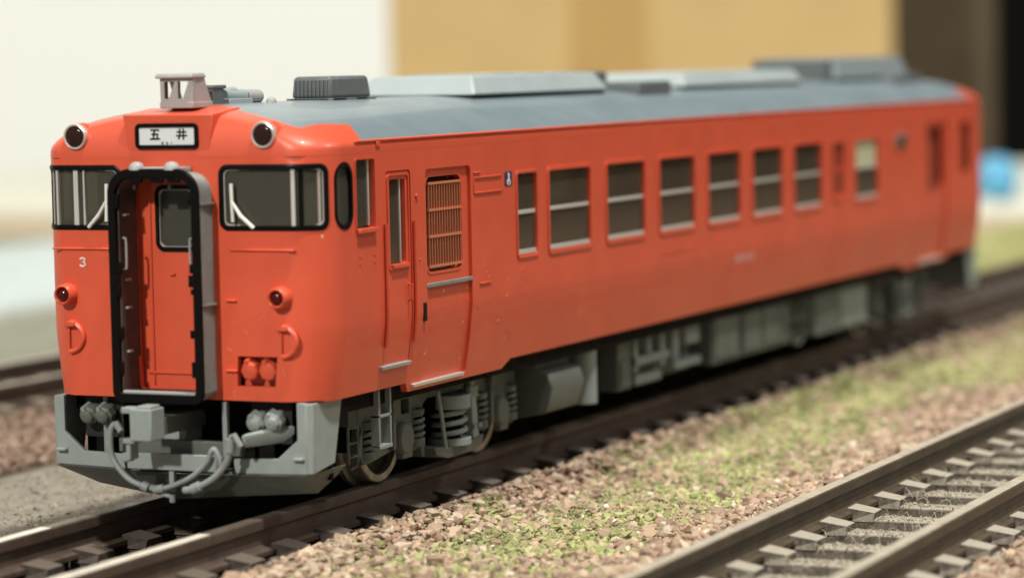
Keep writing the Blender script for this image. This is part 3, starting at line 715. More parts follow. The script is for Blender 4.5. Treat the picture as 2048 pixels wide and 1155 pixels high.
c2 = MB(); c2.box(-4.0, -3.2, .6, 1.35, 6.25, 6.6).box(-4.05, -3.0, .5, 1.25, 4.55, 4.85).box(-3.9, -3.0, .85, 1.15, 3.6, 4.6).box(-3.8, -3.2, 1.0, 1.5, 3.5, 4.0); c2.build('coupler_jaw', 'grey', cp, bev=.06)
MB().box(-2.8, 2.2, -.5, .5, 4.9, 5.9).build('coupler_shank', 'greyd', cp, bev=.05)
MB().hexa([(.6, .1, 3.6), (2.6, .1, 3.6), (2.6, 2.0, 3.6), (.6, 2.0, 3.6)], [(.9, -.1, 5.7), (2.6, -.1, 5.7), (2.6, 2.2, 5.7), (.9, 2.2, 5.7)]).build('buffer_box', 'grey', car, bev=.06)
pst = MB(); pst.box(XF, XF+.35, -3.3, -3.02, 2.9, 6.6); pst.build('front_post', 'hose', car, bev=.03)
pst = MB(); pst.box(.6, .9, 5.2, 5.5, 3.3, 6.6); pst.build('front_post', 'hose', car, bev=.03)
def smooth(pts, n=8):
    o = []; P = [pts[0]]+list(pts)+[pts[-1]]
    for i in range(1, len(P)-2):
        for k in range(n):
            t = k/n; a, b, c, d = (Vector(P[i+j]) for j in (-1, 0, 1, 2))
            o.append(tuple(.5*((2*b)+(c-a)*t+(2*a-5*b+4*c-d)*t*t+(3*b-a-3*c+d)*t**3)))
    return o+[tuple(pts[-1])]
def hose(name, pts, r, mt='hose', ext=None):
    h = MB(); h.tube(smooth(pts), r, 12); o = h.build(name, mt, car, angle=60)
    return o
hx = -1.55
h1 = hose('brake_hose', [(hx+.1, 3.35, 5.35), (hx, 3.62, 4.9), (hx, 3.62, 3.6), (hx-.05, 3.1, 2.75), (hx-.1, 2.3, 2.1), (hx-.1, 1.4, 1.78)], .18)
MB().cyl((hx-.1, 1.55, 1.84), (hx-.1, 1.1, 1.68), .29, 12).cyl((hx-.1, 1.0, 1.75), (hx-.1, .55, 1.62), .2, 10).build('hose_end', 'hose', h1, bev=.04)
MB().tube([(hx+.15, 3.35, 5.35), (hx, 2.9, 4.85)], .2, 10).build('hose_elbow', 'hose', h1)
h2 = hose('brake_hose', [(hx-.1, .5, 1.62), (hx-.1, -.6, 1.95), (hx-.05, -1.8, 2.5), (hx, -2.7, 3.3), (hx, -3.0, 3.9), (hx+.05, -3.2, 4.05), (hx+.1, -3.45, 3.6), (hx+.2, -3.6, 2.9)], .16)
MB().cyl((hx-.1, .75, 1.6), (hx-.1, .1, 1.72), .27, 12).build('hose_end', 'hose', h2, bev=.04)
h3 = hose('brake_hose', [(hx-.1, -1.5, 1.72), (hx-.1, -2.4, 2.0), (hx-.05, -3.3, 2.55), (hx, -4.0, 3.4), (hx, -4.25, 4.2), (hx, -4.35, 4.75)], .2)
MB().cyl((hx-.1, -1.75, 1.72), (hx-.1, -2.35, 1.98), .32, 12).cyl((hx-.1, -1.2, 1.68), (hx-.1, -1.7, 1.72), .22, 10).build('hose_end', 'hose', h3, bev=.04)
MB().cyl((hx, -4.2, 3.95), (hx, -4.32, 4.7), .32, 12).tube([(hx, -4.35, 4.8), (hx-.1, -4.6, 4.95), (hx-.05, -5.0, 4.3)], .17, 10).build('hose_elbow', 'hose', h3)
MB().hexa([(hx+.3, -4.9, 4.1), (hx+2.4, -6.3, 4.2), (hx+2.4, -7.2, 4.8), (hx+.3, -5.1, 4.7)], [(hx+.2, -4.8, 4.9), (hx+2.2, -6.2, 5.3), (hx+2.4, -7.2, 5.3), (hx+.3, -5.2, 5.0)]).build('jumper_arm', 'grey', car, bev=.12)
MB().tube([(hx, 1.0, 1.62), (hx, .2, 1.35), (hx, -.35, 1.25)], .12, 8).cyl((hx, -.38, 1.35), (hx, -.38, .95), .17, 10).build('coupler_lever', 'hose', car)
MB().box(XF-.9, XF-.6, -.25, .05, 1.5, 2.8).build('lever_bracket', 'grey', car)
for cx, cz in ((-5.1, 5.5), (-6.25, 5.6), (6.05, 5.62), (5.0, 5.65)):
    p = MB(); p.lathe((XF+1.1, cx, cz+.25), (-1, 0, -.35), [(0, .35), (.5, .5), (.55, .62), (1.05, .6), (1.15, .45), (1.3, .42), (1.4, .2)], 8); p = p.build('jumper_plug', 'greyd' if cx > 0 else 'grey', car, angle=25, bev=.04)
    MB().cyl((XF-.25, cx+.15, cz+.3), (XF+.5, cx+.15, cz+.55), .15, 8).build('lug', 'grey', p)
for cx in (-5.7, 5.5): MB().box(XF+1.0, XF+1.3, cx-1.3, cx+1.3, 4.2, 6.6).build('plug_board', 'dark', car)
MB().tube([(XF+.5, 4.2, 5.0), (XF+.3, 4.6, 4.7), (XF+.2, 4.7, 4.3)], .05, 6).box(XF+.1, XF+.3, 4.55, 4.8, 3.9, 4.05).build('chain', 'white', car)

# --- bogies
def bogie(xc):
    b = MB(); b.box(xc-8.8, xc+8.8, -1.2, 1.2, 2.8, 4.6).box(xc-1.6, xc+1.6, -6.4, 6.4, 3.8, 5.6)
    b.box(xc-4.6, xc+4.6, -5.4, 5.4, 1.5, 6.2).box(xc-11.6, xc-11.2, -5.6, 5.6, 2.4, 6.2).box(xc+9.2, xc+9.6, -6, 6, 2.2, 6.2)  # wide black box added to keep the shaded gaps between the wheels dark
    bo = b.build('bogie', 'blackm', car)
    for ax in (-7, 7):
        MB().cyl((xc+ax, -6.2, 2.85), (xc+ax, 6.2, 2.85), .5, 12).build('axle', 'dark', bo)
        for s_ in (-1, 1):
            wh = MB(); wh.lathe((xc+ax, s_*3.75, 2.85), (0, s_, 0), [(0, 2.38), (1.1, 2.38), (1.0, .9), (1.5, .7), (1.5, .1)], 40)
            wh.build('wheel', 'dark', bo, angle=30)
            ring([(xc+ax+2.36*math.cos(t), 2.85+2.36*math.sin(t)) for t in [2*math.pi*i/44 for i in range(44)]], lambda u, z, off: (u, s_*(3.7+off), z), [(0, 0), (-.82, 0), (-.80, .35), (-.5, .42), (-.47, 1.5), (-.40, 1.58), (0, 1.58)]).build('tyre', 'steel', bo, angle=30)
    for s_ in (-1, 1):
        yf = s_*6.35
        hf = [(-9.6, 6.1), (-10.0, 5.2), (-9.9, 4.4), (-9.5, 3.9), (-9.75, 3.3), (-9.9, 2.5), (-9.4, 1.75), (-8.6, 1.75), (-8.3, 2.1), (-7.9, 2.3), (-6.9, 2.5), (-5.6, 2.2), (-5.2, 1.75), (-4.4, 1.85), (-4.1, 2.4), (-4.15, 3.4), (-3.7, 4.5), (-3.1, 4.8)]
        poly = [(x-2.4 if x < -8.5 else x, z) for x, z in hf]+[(-x, z) for x, z in reversed(hf)]
        hl_ = []
        for q in (-1, 1):
            hl_ += [[(q*6.7, 4.2), (q*5.6, 4.2), (q*5.6, 5.1), (q*6.7, 5.1)] if q > 0 else [(-6.7, 4.2), (-5.6, 4.2), (-5.6, 5.1), (-6.7, 5.1)]]
            hl_ += [[(q*4.5+.62*math.cos(t), 3.25+1.15*math.sin(t)) for t in [2*math.pi*i/16 for i in range(16)]]]
            hl_ += [[((9.0 if q > 0 else -11.2)+.6*math.cos(t), 3.1+1.0*math.sin(t)) for t in [2*math.pi*i/16 for i in range(16)]]]
        hl_ = [h if sum((h[i][0]*h[(i+1) % len(h)][1]-h[(i+1) % len(h)][0]*h[i][1]) for i in range(len(h))) > 0 else h[::-1] for h in hl_]
        sheet([(xc+x, z) for x, z in poly][::-1], [[(xc+x, z) for x, z in h] for h in hl_], lambda u, z, off: (u, yf+s_*off, z), .3, -.35, (), 4).build('side_frame', 'greyd', bo, bev=.08)
        for q in (-1, 1):
            ax = xc+7*q
            MB().lathe((ax+.25, yf+s_*.25, 2.75), (0, s_, 0), [(0, 1.0), (.35, .98), (.5, .85), (.5, .1)], 24).build('axle_box', 'greyd', bo, angle=40)
            MB().box(ax-.2, ax+1.1, *sorted((yf+s_*.1, yf+s_*.65)), 1.5, 2.2).build('axle_guard', 'greyd', bo, bev=.1)
            for dx in ((-4.2, 2.4) if q < 0 else (-2.4, 2.1)):
                c = MB(); cx = ax+dx
                c.tube([(cx+.62*math.cos(t), yf+s_*.05+.62*math.sin(t), 2.45+t/(2*math.pi)*.42) for t in [k*math.pi/6 for k in range(0, 46)]], .13, 6)
                c.cyl((cx, yf, 2.0), (cx, yf, 2.5), .75, 14).cyl((cx, yf, 4.0), (cx, yf, 4.3), .75, 14)
                c.build('coil_spring', 'greyd', bo, angle=50)
            br_ = MB(); br_.box(ax-1.2-.2, ax-1.2+.2, *sorted((yf+s_*.3, yf+s_*.62)), 2.2, 5.3).cyl((ax-1.2, yf+s_*.3, 5.0), (ax-1.2, yf+s_*.75, 5.0), .4, 12); br_.build('frame_rib', 'greyd', bo, bev=.06)
            MB().hexa([(ax-3.3*q-.25, yf-s_*.5, 1.2), (ax-3.3*q+.25, yf-s_*.5, 1.2), (ax-3.3*q+.25, yf+s_*.3, 1.2), (ax-3.3*q-.25, yf+s_*.3, 1.2)],
                      [(ax-2.7*q-.25, yf-s_*.5, 3.6), (ax-2.7*q+.25, yf-s_*.5, 3.6), (ax-2.7*q+.25, yf+s_*.3, 3.6), (ax-2.7*q-.25, yf+s_*.3, 3.6)]).build('brake_shoe', 'greyd', bo, bev=.06)
        # bolster: plank, fat spring, links
        yo = yf+s_*.45
        pk = MB(); pp = [(-3.6, 1.75), (-3.3, 1.2), (-1.6, .85), (1.6, .85), (3.3, 1.2), (3.6, 1.75), (1.6, 1.6), (-1.6, 1.6)]
        pk.prism([(xc+x, z) for x, z in pp], 1, yo-s_*1.2, yo+s_*.55); pk.build('spring_plank', 'greyd', bo, bev=.06)
        c = MB(); c.tube([(xc+1.25*math.cos(t), yo-s_*.2+1.0*math.sin(t), 1.95+t/(2*math.pi)*.62) for t in [k*math.pi/9 for k in range(0, 58)]], .17, 6)
        c.cyl((xc, yo-s_*.2, 1.55), (xc, yo-s_*.2, 1.95), 1.4, 20).cyl((xc, yo-s_*.2, 3.85), (xc, yo-s_*.2, 4.7), 1.4, 20); c.build('bolster_spring', 'grey', bo, angle=50); MB().cyl((xc, yo-s_*.2, 1.9), (xc, yo-s_*.2, 3.9), .75, 12).build('spring_core', 'blackm', bo)
        MB().tube([(xc-2.6, yo+s_*.35, 5.2), (xc-2.3, yo+s_*.45, 3.4), (xc-1.95, yo+s_*.5, 1.5)], .14, 8).build('swing_link', 'grey', bo)
        ps = MB(); ps.hexa([(xc+2.2, yo-s_*.1, 1.6), (xc+3.1, yo-s_*.1, 1.6), (xc+3.1, yo+s_*.45, 1.6), (xc+2.2, yo+s_*.45, 1.6)],
                           [(xc+2.3, yo-s_*.1, 5.3), (xc+2.9, yo-s_*.1, 5.3), (xc+2.9, yo+s_*.3, 5.3), (xc+2.3, yo+s_*.3, 5.3)]); ps.box(xc+2.1, xc+3.3, *sorted((yo, yo+s_*.35)), 4.2, 5.0); ps.build('damper_post', 'grey', bo, bev=.07)
        for dx in (2.3, 3.0): MB().box(xc+dx-.2, xc+dx+.2, *sorted((yo+s_*.35, yo+s_*.6)), 2.25, 2.55).build('bolt', 'hose', bo)
    return bo
bogie(21.7); bogie(117.0)
# crew steps hanging in front of the bogie
for s_ in (-1, 1):
    y = s_*8.45
    st = MB(); st.box(8.05, 8.25, y-.28, y+.28, 3.1, 6.5).box(9.5, 9.7, y-.28, y+.28, 3.1, 6.5).box(8.05, 9.7, y-.32, y+.32, 3.0, 3.22).box(8.05, 9.7, y-.28, y+.28, 4.85, 5.02)
    st.build('crew_step', 'hose', car, bev=.03)
    y = s_*7.2
    st = MB(); st.tube([(8.2, y, 5.8), (8.2, y, 2.4), (8.0, y, 2.0), (7.2, y, 1.9)], .1, 8).tube([(7.0, y, 5.6), (7.0, y, 2.2)], .1, 8)
    for z in (2.6, 3.4, 4.3): st.cyl((7.0, y, z), (8.2, y, z), .08, 8)
    st.box(6.9, 8.0, y-.1, y+.5, 4.4, 6.2)
    st.build('side_ladder', 'greyd', car)

# --- boxes slung under the floor
def ubox(name, x0, x1, z0, z1=6.4, y=8.2, mt='greyd', bev=.1, dep=5):
    outs = None
    for s_ in (-1, 1):
        o = MB().box(x0, x1, *sorted((s_*y, s_*(y-dep))), z0, z1).build(name, mt, car, bev=bev)
        if s_ == -1: outs = o
    return outs
def door_on(par, x0, x1, z0, z1, y=8.2, mt='greyd'):
    return MB().box(x0, x1, -y-.14, -y+.05, z0, z1).build('panel', mt, par, bev=.06)
MB().cyl((33.2, -5.5, 3.6), (33.2, 5.5, 3.6), 1.7, 20).build('fan_drum', 'dark', car)
MB().box(34, 35.2, -7.4, 7.4, 1.9, 6.3).build('hanger', 'dark', car)
for s_ in (-1, 1):
    tk = MB(); tk.prism([(s_*7.4, 6.3), (s_*7.6, 5.0), (s_*8.5, 4.8), (s_*8.8, 3.9), (s_*8.3, 2.2), (s_*6.4, 1.8), (s_*4, 1.8), (s_*4, 6.3)], 0, 33.0, 38.4)
    tk.build('fuel_tank', 'greyd', car, bev=.1)
    MB().box(38.6, 39.4, *sorted((s_*7.2, s_*6)), 2.8, 6.3).build('pipe_bracket', 'greyd', car, bev=.05)
    MB().cyl((41.4, s_*7.4, 1.9), (41.4, s_*7.4, 6.5), .95, 18).build('air_cleaner', 'grey', car)
u = ubox('equipment_box', 43.6, 47.0, 1.9, 6.4, 6.2, 'blackm')
u = ubox('equipment_box', 47.2, 49.6, 2.0, 6.4, 7.6)
door_on(u, 47.5, 49.3, 2.3, 4.2, 7.6)
u = ubox('engine_block', 50.2, 63.5, 2.0, 6.4, 6.6, 'greyd')
for x0, x1, z0, z1, yy in ((50.4, 51.0, 3.0, 6.2, 7.6), (52.8, 53.4, 4.2, 6.3, 7.7), (50.4, 57.0, 3.5, 4.1, 7.7), (55.5, 56.3, 3.0, 6.2, 7.6), (57.8, 63.2, 2.5, 3.1, 7.8), (58.2, 59.4, 3.0, 6.3, 7.5), (60.4, 63.2, 4.1, 6.3, 7.7), (51.0, 56, 2.0, 2.7, 7.4)):
    MB().box(x0, x1, -yy, -6.5, z0, z1).build('rib', 'grey', u, bev=.08)
u = ubox('battery_box', 64.6, 70.5, 2.1, 6.4, 8.2, 'greyd'); door_on(u, 65.0, 70.1, 2.5, 5.9)
u = ubox('battery_box', 71.2, 80.6, 2.1, 6.4, 8.1, 'greyd'); door_on(u, 71.6, 75.6, 2.5, 5.9, 8.1); door_on(u, 76.2, 80.2, 2.5, 5.9, 8.1)
for s_ in (-1, 1):
    MB().cyl((86, s_*7.6, 3.9), (86, s_*5.0, 3.9), 2.1, 28).build('radiator_fan', 'dark', car)
    a_ = MB(); ring([(86+2.1*math.cos(t), 3.9+2.1*math.sin(t)) for t in [2*math.pi*i/28 for i in range(28)]], lambda u, z, off: (u, s_*(7.6+off), z), [(-.2, -.6), (-.2, .15), (.2, .15), (.2, -.6)], a_)
    a_.build('fan_ring', 'greyd', car)
    for k in range(3):
        a = R(60*k); MB().tube([(86-2*math.cos(a), s_*7.7, 3.9-2*math.sin(a)), (86+2*math.cos(a), s_*7.7, 3.9+2*math.sin(a))], .16, 6).build('fan_spoke', 'greyd', car)
u = ubox('equipment_box', 81.4, 83.2, 2.1, 6.4, 7.9)
u = ubox('equipment_box', 90.0, 96.2, 2.0, 6.4, 8.0, 'grey'); door_on(u, 90.4, 95.8, 2.5, 5.9, 8.0)
u = ubox('water_tank', 97.2, 104.5, 2.0, 6.4, 7.8, 'grey')
for s_ in (-1, 1):
    MB().prism([(XR-.3, 6.6), (XR-4, 6.6), (XR-3, 2.6), (XR-.3, 2.6)], 1, s_*8.3, s_*8.6).build('rear_skirt', 'grey', car, bev=.05)
MB().box(XR-.5, XR-.2, -8.3, 8.3, 2.5, 6.5).build('rear_skirt', 'grey', car, bev=.05)

# ------------------------------------------------------------------ tracks
def track_mats(tag_, railc, slc, dustc, head, headr):
    m_ = bpy.data.materials.new('rail_'+tag_); m_.use_nodes = True
    nt = m_.node_tree; N = nt.nodes; L = nt.links; b = N['Principled BSDF']
    tc = N.new('ShaderNodeTexCoord'); n = N.new('ShaderNodeTexNoise'); n.inputs['Scale'].default_value = 900; n.inputs['Detail'].default_value = 6
    L.new(tc.outputs['Object'], n.inputs[0])
    r = N.new('ShaderNodeValToRGB'); r.color_ramp.elements[0].position = .3; r.color_ramp.elements[1].position = .75
    r.color_ramp.elements[0].color = (*[c*.7 for c in railc], 1); r.color_ramp.elements[1].color = (*[c*1.25 for c in railc], 1)
    L.new(n.outputs[0], r.inputs[0])
    L.new(r.outputs[0], b.inputs['Base Color']); b.inputs['Roughness'].default_value = .5
    M['rail_'+tag_] = m_
    M['head_'+tag_] = mat('rail_head_'+tag_, head, headr, metal=.3, noise=.2, nscale=.9)
    s_ = bpy.data.materials.new('sleeper_'+tag_); s_.use_nodes = True
    nt = s_.node_tree; N = nt.nodes; L = nt.links; b = N['Principled BSDF']; b.inputs['Roughness'].default_value = .85
    tc = N.new('ShaderNodeTexCoord'); n = N.new('ShaderNodeTexNoise'); n.inputs['Scale'].default_value = 1600; n.inputs['Detail'].default_value = 8; n.inputs['Roughness'].default_value = .7
    ob = N.new('ShaderNodeObjectInfo'); ad = N.new('ShaderNodeVectorMath'); ad.operation = 'ADD'; L.new(tc.outputs['Object'], ad.inputs[0]); L.new(ob.outputs['Location'], ad.inputs[1])
    L.new(ad.outputs[0], n.inputs[0])
    ge = N.new('ShaderNodeNewGeometry'); sp = N.new('ShaderNodeSeparateXYZ'); L.new(ge.outputs['Normal'], sp.inputs[0])
    mu = N.new('ShaderNodeMath'); mu.operation = 'MULTIPLY_ADD'; mu.inputs[1].default_value = .55; L.new(sp.outputs[2], mu.inputs[0]); L.new(n.outputs[0], mu.inputs[2])
    r = N.new('ShaderNodeValToRGB'); r.color_ramp.elements[0].position = .45; r.color_ramp.elements[1].position = 1.1 if False else 1.0
    r.color_ramp.elements[0].color = (*slc, 1); r.color_ramp.elements[1].color = (*dustc, 1)
    L.new(mu.outputs[0], r.inputs[0]); L.new(r.outputs[0], b.inputs['Base Color'])
    bp = N.new('ShaderNodeBump'); bp.inputs['Strength'].default_value = .5; bp.inputs['Distance'].default_value = .0001; L.new(n.outputs[0], bp.inputs['Height']); L.new(bp.outputs[0], b.inputs['Normal'])
    M['sleeper_'+tag_] = s_
track_mats('main', (.082, .056, .042), (.030, .022, .016), (.115, .09, .07), (.13, .105, .08), .45)  # sleeper colours darkened for the shade beside and under the car
track_mats('dusty', (.078, .058, .036), (.070, .056, .040), (.36, .32, .255), (.47, .42, .33), .6)
M['bright_head'] = mat('pale_rail_head', (.74, .69, .58), .45, metal=.15, noise=.15, nscale=.8)
track_mats('brown', (.062, .044, .031), (.05, .036, .026), (.18, .15, .11), (.42, .36, .28), .4)
PITCH = 5.2
def rail_mesh(x0, x1, tg):
    """flat-bottom rail: foot, web, head, as a swept section"""
    half_ = [(-.95, -2.0), (-.95, -1.75), (-.28, -1.5), (-.22, -.75), (-.46, -.6), (-.46, -.08), (-.38, 0)]
    sec = half_+[(-a, b) for a, b in reversed(half_)]
    mb = MB(); mb.prism(sec, 0, x0, x1)
    me = mb.mesh('rail', 'rail_'+tg, 25)
    me.materials.append(M['head_'+tg])
    for p in me.polygons:
        if p.normal.z > .9 and p.center.z > -.0002: p.material_index = 1
    return me
def track(yc, x0, x1, tg, label, first):
    t = empty('model_track', ((x0+x1)/2, yc, -3), label, 'model track')
    xm = (x0+x1)/2
    for s_ in (-1, 1):                 # the railcar's rails are split just ahead of the car; the nearer length has a paler head
        cuts = [x0, -5.7 if s_ < 0 else -6.4, x1] if tg == 'main' else [x0, x1]
        for k in range(len(cuts)-1):
            me = rail_mesh(cuts[k]+(.04 if k else 0)-xm, cuts[k+1]-xm, tg)
            if tg == 'main' and k == 0: me.materials[1] = M['bright_head']
            o = bpy.data.objects.new('rail', me); COL.objects.link(o); o.parent = t; o.location = (0, s_*4.96*S, 3*S)
    slv = []
    rnd = random.Random(int(yc))
    for k in range(3):
        mb = MB()
        j = lambda a: rnd.uniform(-a, a)
        mb.hexa([(-.95, -8.1, -3.4), (.95, -8.1, -3.4), (.95, 8.1, -3.4), (-.95, 8.1, -3.4)], [(-.85+j(.05), -8.0+j(.1), -2.1), (.85+j(.05), -8.0+j(.1), -2.1), (.85+j(.05), 8.0+j(.1), -2.1), (-.85+j(.05), 8.0+j(.1), -2.1)])
        slv.append(mb.mesh('sleeper', 'sleeper_'+tg))
    ch = []
    for q in (-1, 1):
        mb = MB()                      # rail clip: a stout wedge that grips the foot
        a, b_ = q*.62, q*2.25
        mb.hexa([(-1.0, min(a, b_), -2.25), (1.0, min(a, b_), -2.25), (1.0, max(a, b_), -2.25), (-1.0, max(a, b_), -2.25)],
                [(-.95, a, -1.46), (.95, a, -1.46), (.80, b_, -1.72), (-.80, b_, -1.72)] if q > 0 else [(-.80, b_, -1.72), (.80, b_, -1.72), (.95, a, -1.46), (-.95, a, -1.46)])
        ch.append(mb.mesh('rail_clip', 'sleeper_'+tg))
    n = int((x1-x0)/PITCH)
    for i in range(n):
        x = x0+first+i*PITCH
        if x > x1-1: break
        sl = bpy.data.objects.new('sleeper', slv[i % 3]); COL.objects.link(sl); sl.parent = t
        sl.location = ((x-(x0+x1)/2)*S, 0, 3*S)
        for s_ in (-1, 1):
            for q in (0, 1):
                c = bpy.data.objects.new('rail_clip', ch[q]); COL.objects.link(c); c.parent = sl; c.location = (0, s_*4.96*S, 0)
                c.rotation_euler = (0, 0, rnd.uniform(-.03, .03))
        b = sl.modifiers.new('bevel', 'BEVEL'); b.width = .12*S; b.segments = 2
    return t
track(0, -58, 300, 'main', 'dark brown track with bright railheads carrying the railcar', 2.2)
track(-37, -56.2, 210, 'dusty', 'dusty grey-brown empty track beside the green turf strip', 1.5)
track(55.5, -56, 260, 'brown', 'blurred brown empty track on the far side of the railcar', 0)

# ------------------------------------------------------------------ ground of the layout
def nz(x, y, s, seed=0):
    """cheap smooth value noise on arrays"""
    xi = np.floor(x/s).astype(int); yi = np.floor(y/s).astype(int); fx = x/s-xi; fy = y/s-yi
    fx = fx*fx*(3-2*fx); fy = fy*fy*(3-2*fy)
    def h(a, b): 
        n_ = (a*374761393+b*668265263+seed*1442695041) & 0x7fffffff
        n_ = ((n_ ^ (n_ >> 13))*1274126177) & 0x7fffffff
        return (n_ % 10007)/10007.0
    return (h(xi, yi)*(1-fx)+h(xi+1, yi)*fx)*(1-fy)+(h(xi, yi+1)*(1-fx)+h(xi+1, yi+1)*fx)*fy
def height(x, y):
    z = -2.75+.35*(nz(x, y, 6, 1)-.5)+.25*(nz(x, y, 2.2, 2)-.5)
    for yc in (0, -37, 55.5):
        d = np.abs(y-yc)
        z = np.where(d < 7.0, -2.9, z)
        z = z+np.where((d >= 7.0) & (d < 13), .75*np.exp(-((d-9.3)/1.7)**2), 0)
    z = np.where((y > 9.5) & (y < 31), -2.7, z)
    return z
def turf(x, y):
    """0..1: how green it is"""
    band = np.exp(-((y+16.5+2.6*np.sin(x/17.0))/6.2)**2)*np.clip(.5+(x+8)/60, .5, 1.1)*np.clip(1.5-x/160, .72, 1)
    g = band*1.15+.9*(nz(x, y, 9, 5)-.5)+.5*(nz(x, y, 3, 6)-.5)
    g2 = np.exp(-((y-22)/13)**2)*(x > 190)*1.3
    return np.clip(np.maximum(g, g2), 0, 1)
def ground():
    xs = np.concatenate([np.arange(-60, 90, .9), np.arange(90, 320, 3), np.arange(320, 620, 12)])
    ys = np.concatenate([np.arange(-140, -48, 6), np.arange(-48, 34, .9), np.arange(34, 90, 3), np.arange(90, 420, 15)])
    X, Y = np.meshgrid(xs, ys, indexing='ij'); Z = height(X, Y)
    nx, ny = X.shape; v = np.stack([X.ravel(), Y.ravel(), Z.ravel()], 1)
    i = (np.arange(nx-1)[:, None]*ny+np.arange(ny-1)[None, :]).ravel()
    f = np.stack([i, i+ny, i+ny+1, i+1], 1)
    mb = MB(); mb.v = [tuple(map(float, p)) for p in v]; mb.f = [tuple(map(int, q)) for q in f]
    mt = bpy.data.materials.new('layout_ground'); mt.use_nodes = True
    nt = mt.node_tree; N = nt.nodes; L = nt.links; b = N['Principled BSDF']; b.inputs['Roughness'].default_value = .95; b.inputs['Specular IOR Level'].default_value = .15
    at = N.new('ShaderNodeVertexColor'); at.layer_name = 'tone'
    tc = N.new('ShaderNodeTexCoord'); n = N.new('ShaderNodeTexNoise'); n.inputs['Scale'].default_value = 420; n.inputs['Detail'].default_value = 9; n.inputs['Roughness'].default_value = .7
    L.new(tc.outputs['Object'], n.inputs[0])
    r = N.new('ShaderNodeMapRange'); r.inputs[1].default_value = .3; r.inputs[2].default_value = .7; r.inputs[3].default_value = .72; r.inputs[4].default_value = 1.25; L.new(n.outputs[0], r.inputs[0])
    mx = N.new('ShaderNodeMix'); mx.data_type = 'RGBA'; mx.blend_type = 'MULTIPLY'; mx.inputs[0].default_value = 1
    L.new(at.outputs[0], mx.inputs[6]); L.new(r.outputs[0], mx.inputs[7]); L.new(mx.outputs[2], b.inputs['Base Color'])
    bp = N.new('ShaderNodeBump'); bp.inputs['Strength'].default_value = .4; bp.inputs['Distance'].default_value = .0002; L.new(n.outputs[0], bp.inputs['Height']); L.new(bp.outputs[0], b.inputs['Normal'])
    o = mb.build('ground', mt); o['kind'] = 'structure'
    x, y = X.ravel(), Y.ravel(); c = np.tile(np.array([.20, .135, .095]), (len(x), 1))
    g = turf(x, y)[:, None]*((y < -9) | (x > 180))[:, None]; c = c*(1-g)+np.array([.26, .25, .12])*g
    def zone(mask, col): c[mask] = col
    for yc, col in ((0, (.055, .042, .032)), (-37, (.085, .07, .05)), (55.5, (.10, .075, .055))): zone(np.abs(y-yc) < 8.3, col)
    wob = 1.6*(nz(x, y, 14, 9)-.5)
    zone((y > 9+wob*.4) & (y < 29+wob) & (x < 185), (.245, .222, .178))
    zone((y >= 29+wob) & (y < 31+wob) & (x < 185), (.10, .08, .06))
    zone((y > 66+wob), (.225, .222, .172))
    zone((y > 108+wob) & (y < 190), (.46, .52, .51))
    zone((y > 38) & (x > 300), (.58, .58, .50))
    zone((y > 34) & (x > 280) & (x < 350), (.40, .33, .23))
    zone((y > 8.5) & (y < 37) & (x > 190), (.42, .43, .22))
    a = o.data.color_attributes.new('tone', 'FLOAT_COLOR', 'POINT')
    a.data.foreach_set('color', np.concatenate([c, np.ones((len(x), 1))], 1).astype(np.float32).ravel())
    # rim of the baseboard
    return o
ground()
bb = MB().box(-60, 608, -134, 405, -22, -3.6).build('baseboard', mat('board_edge', (.42, .34, .22), .7, noise=.1, nscale=.05)); bb['kind'] = 'structure'

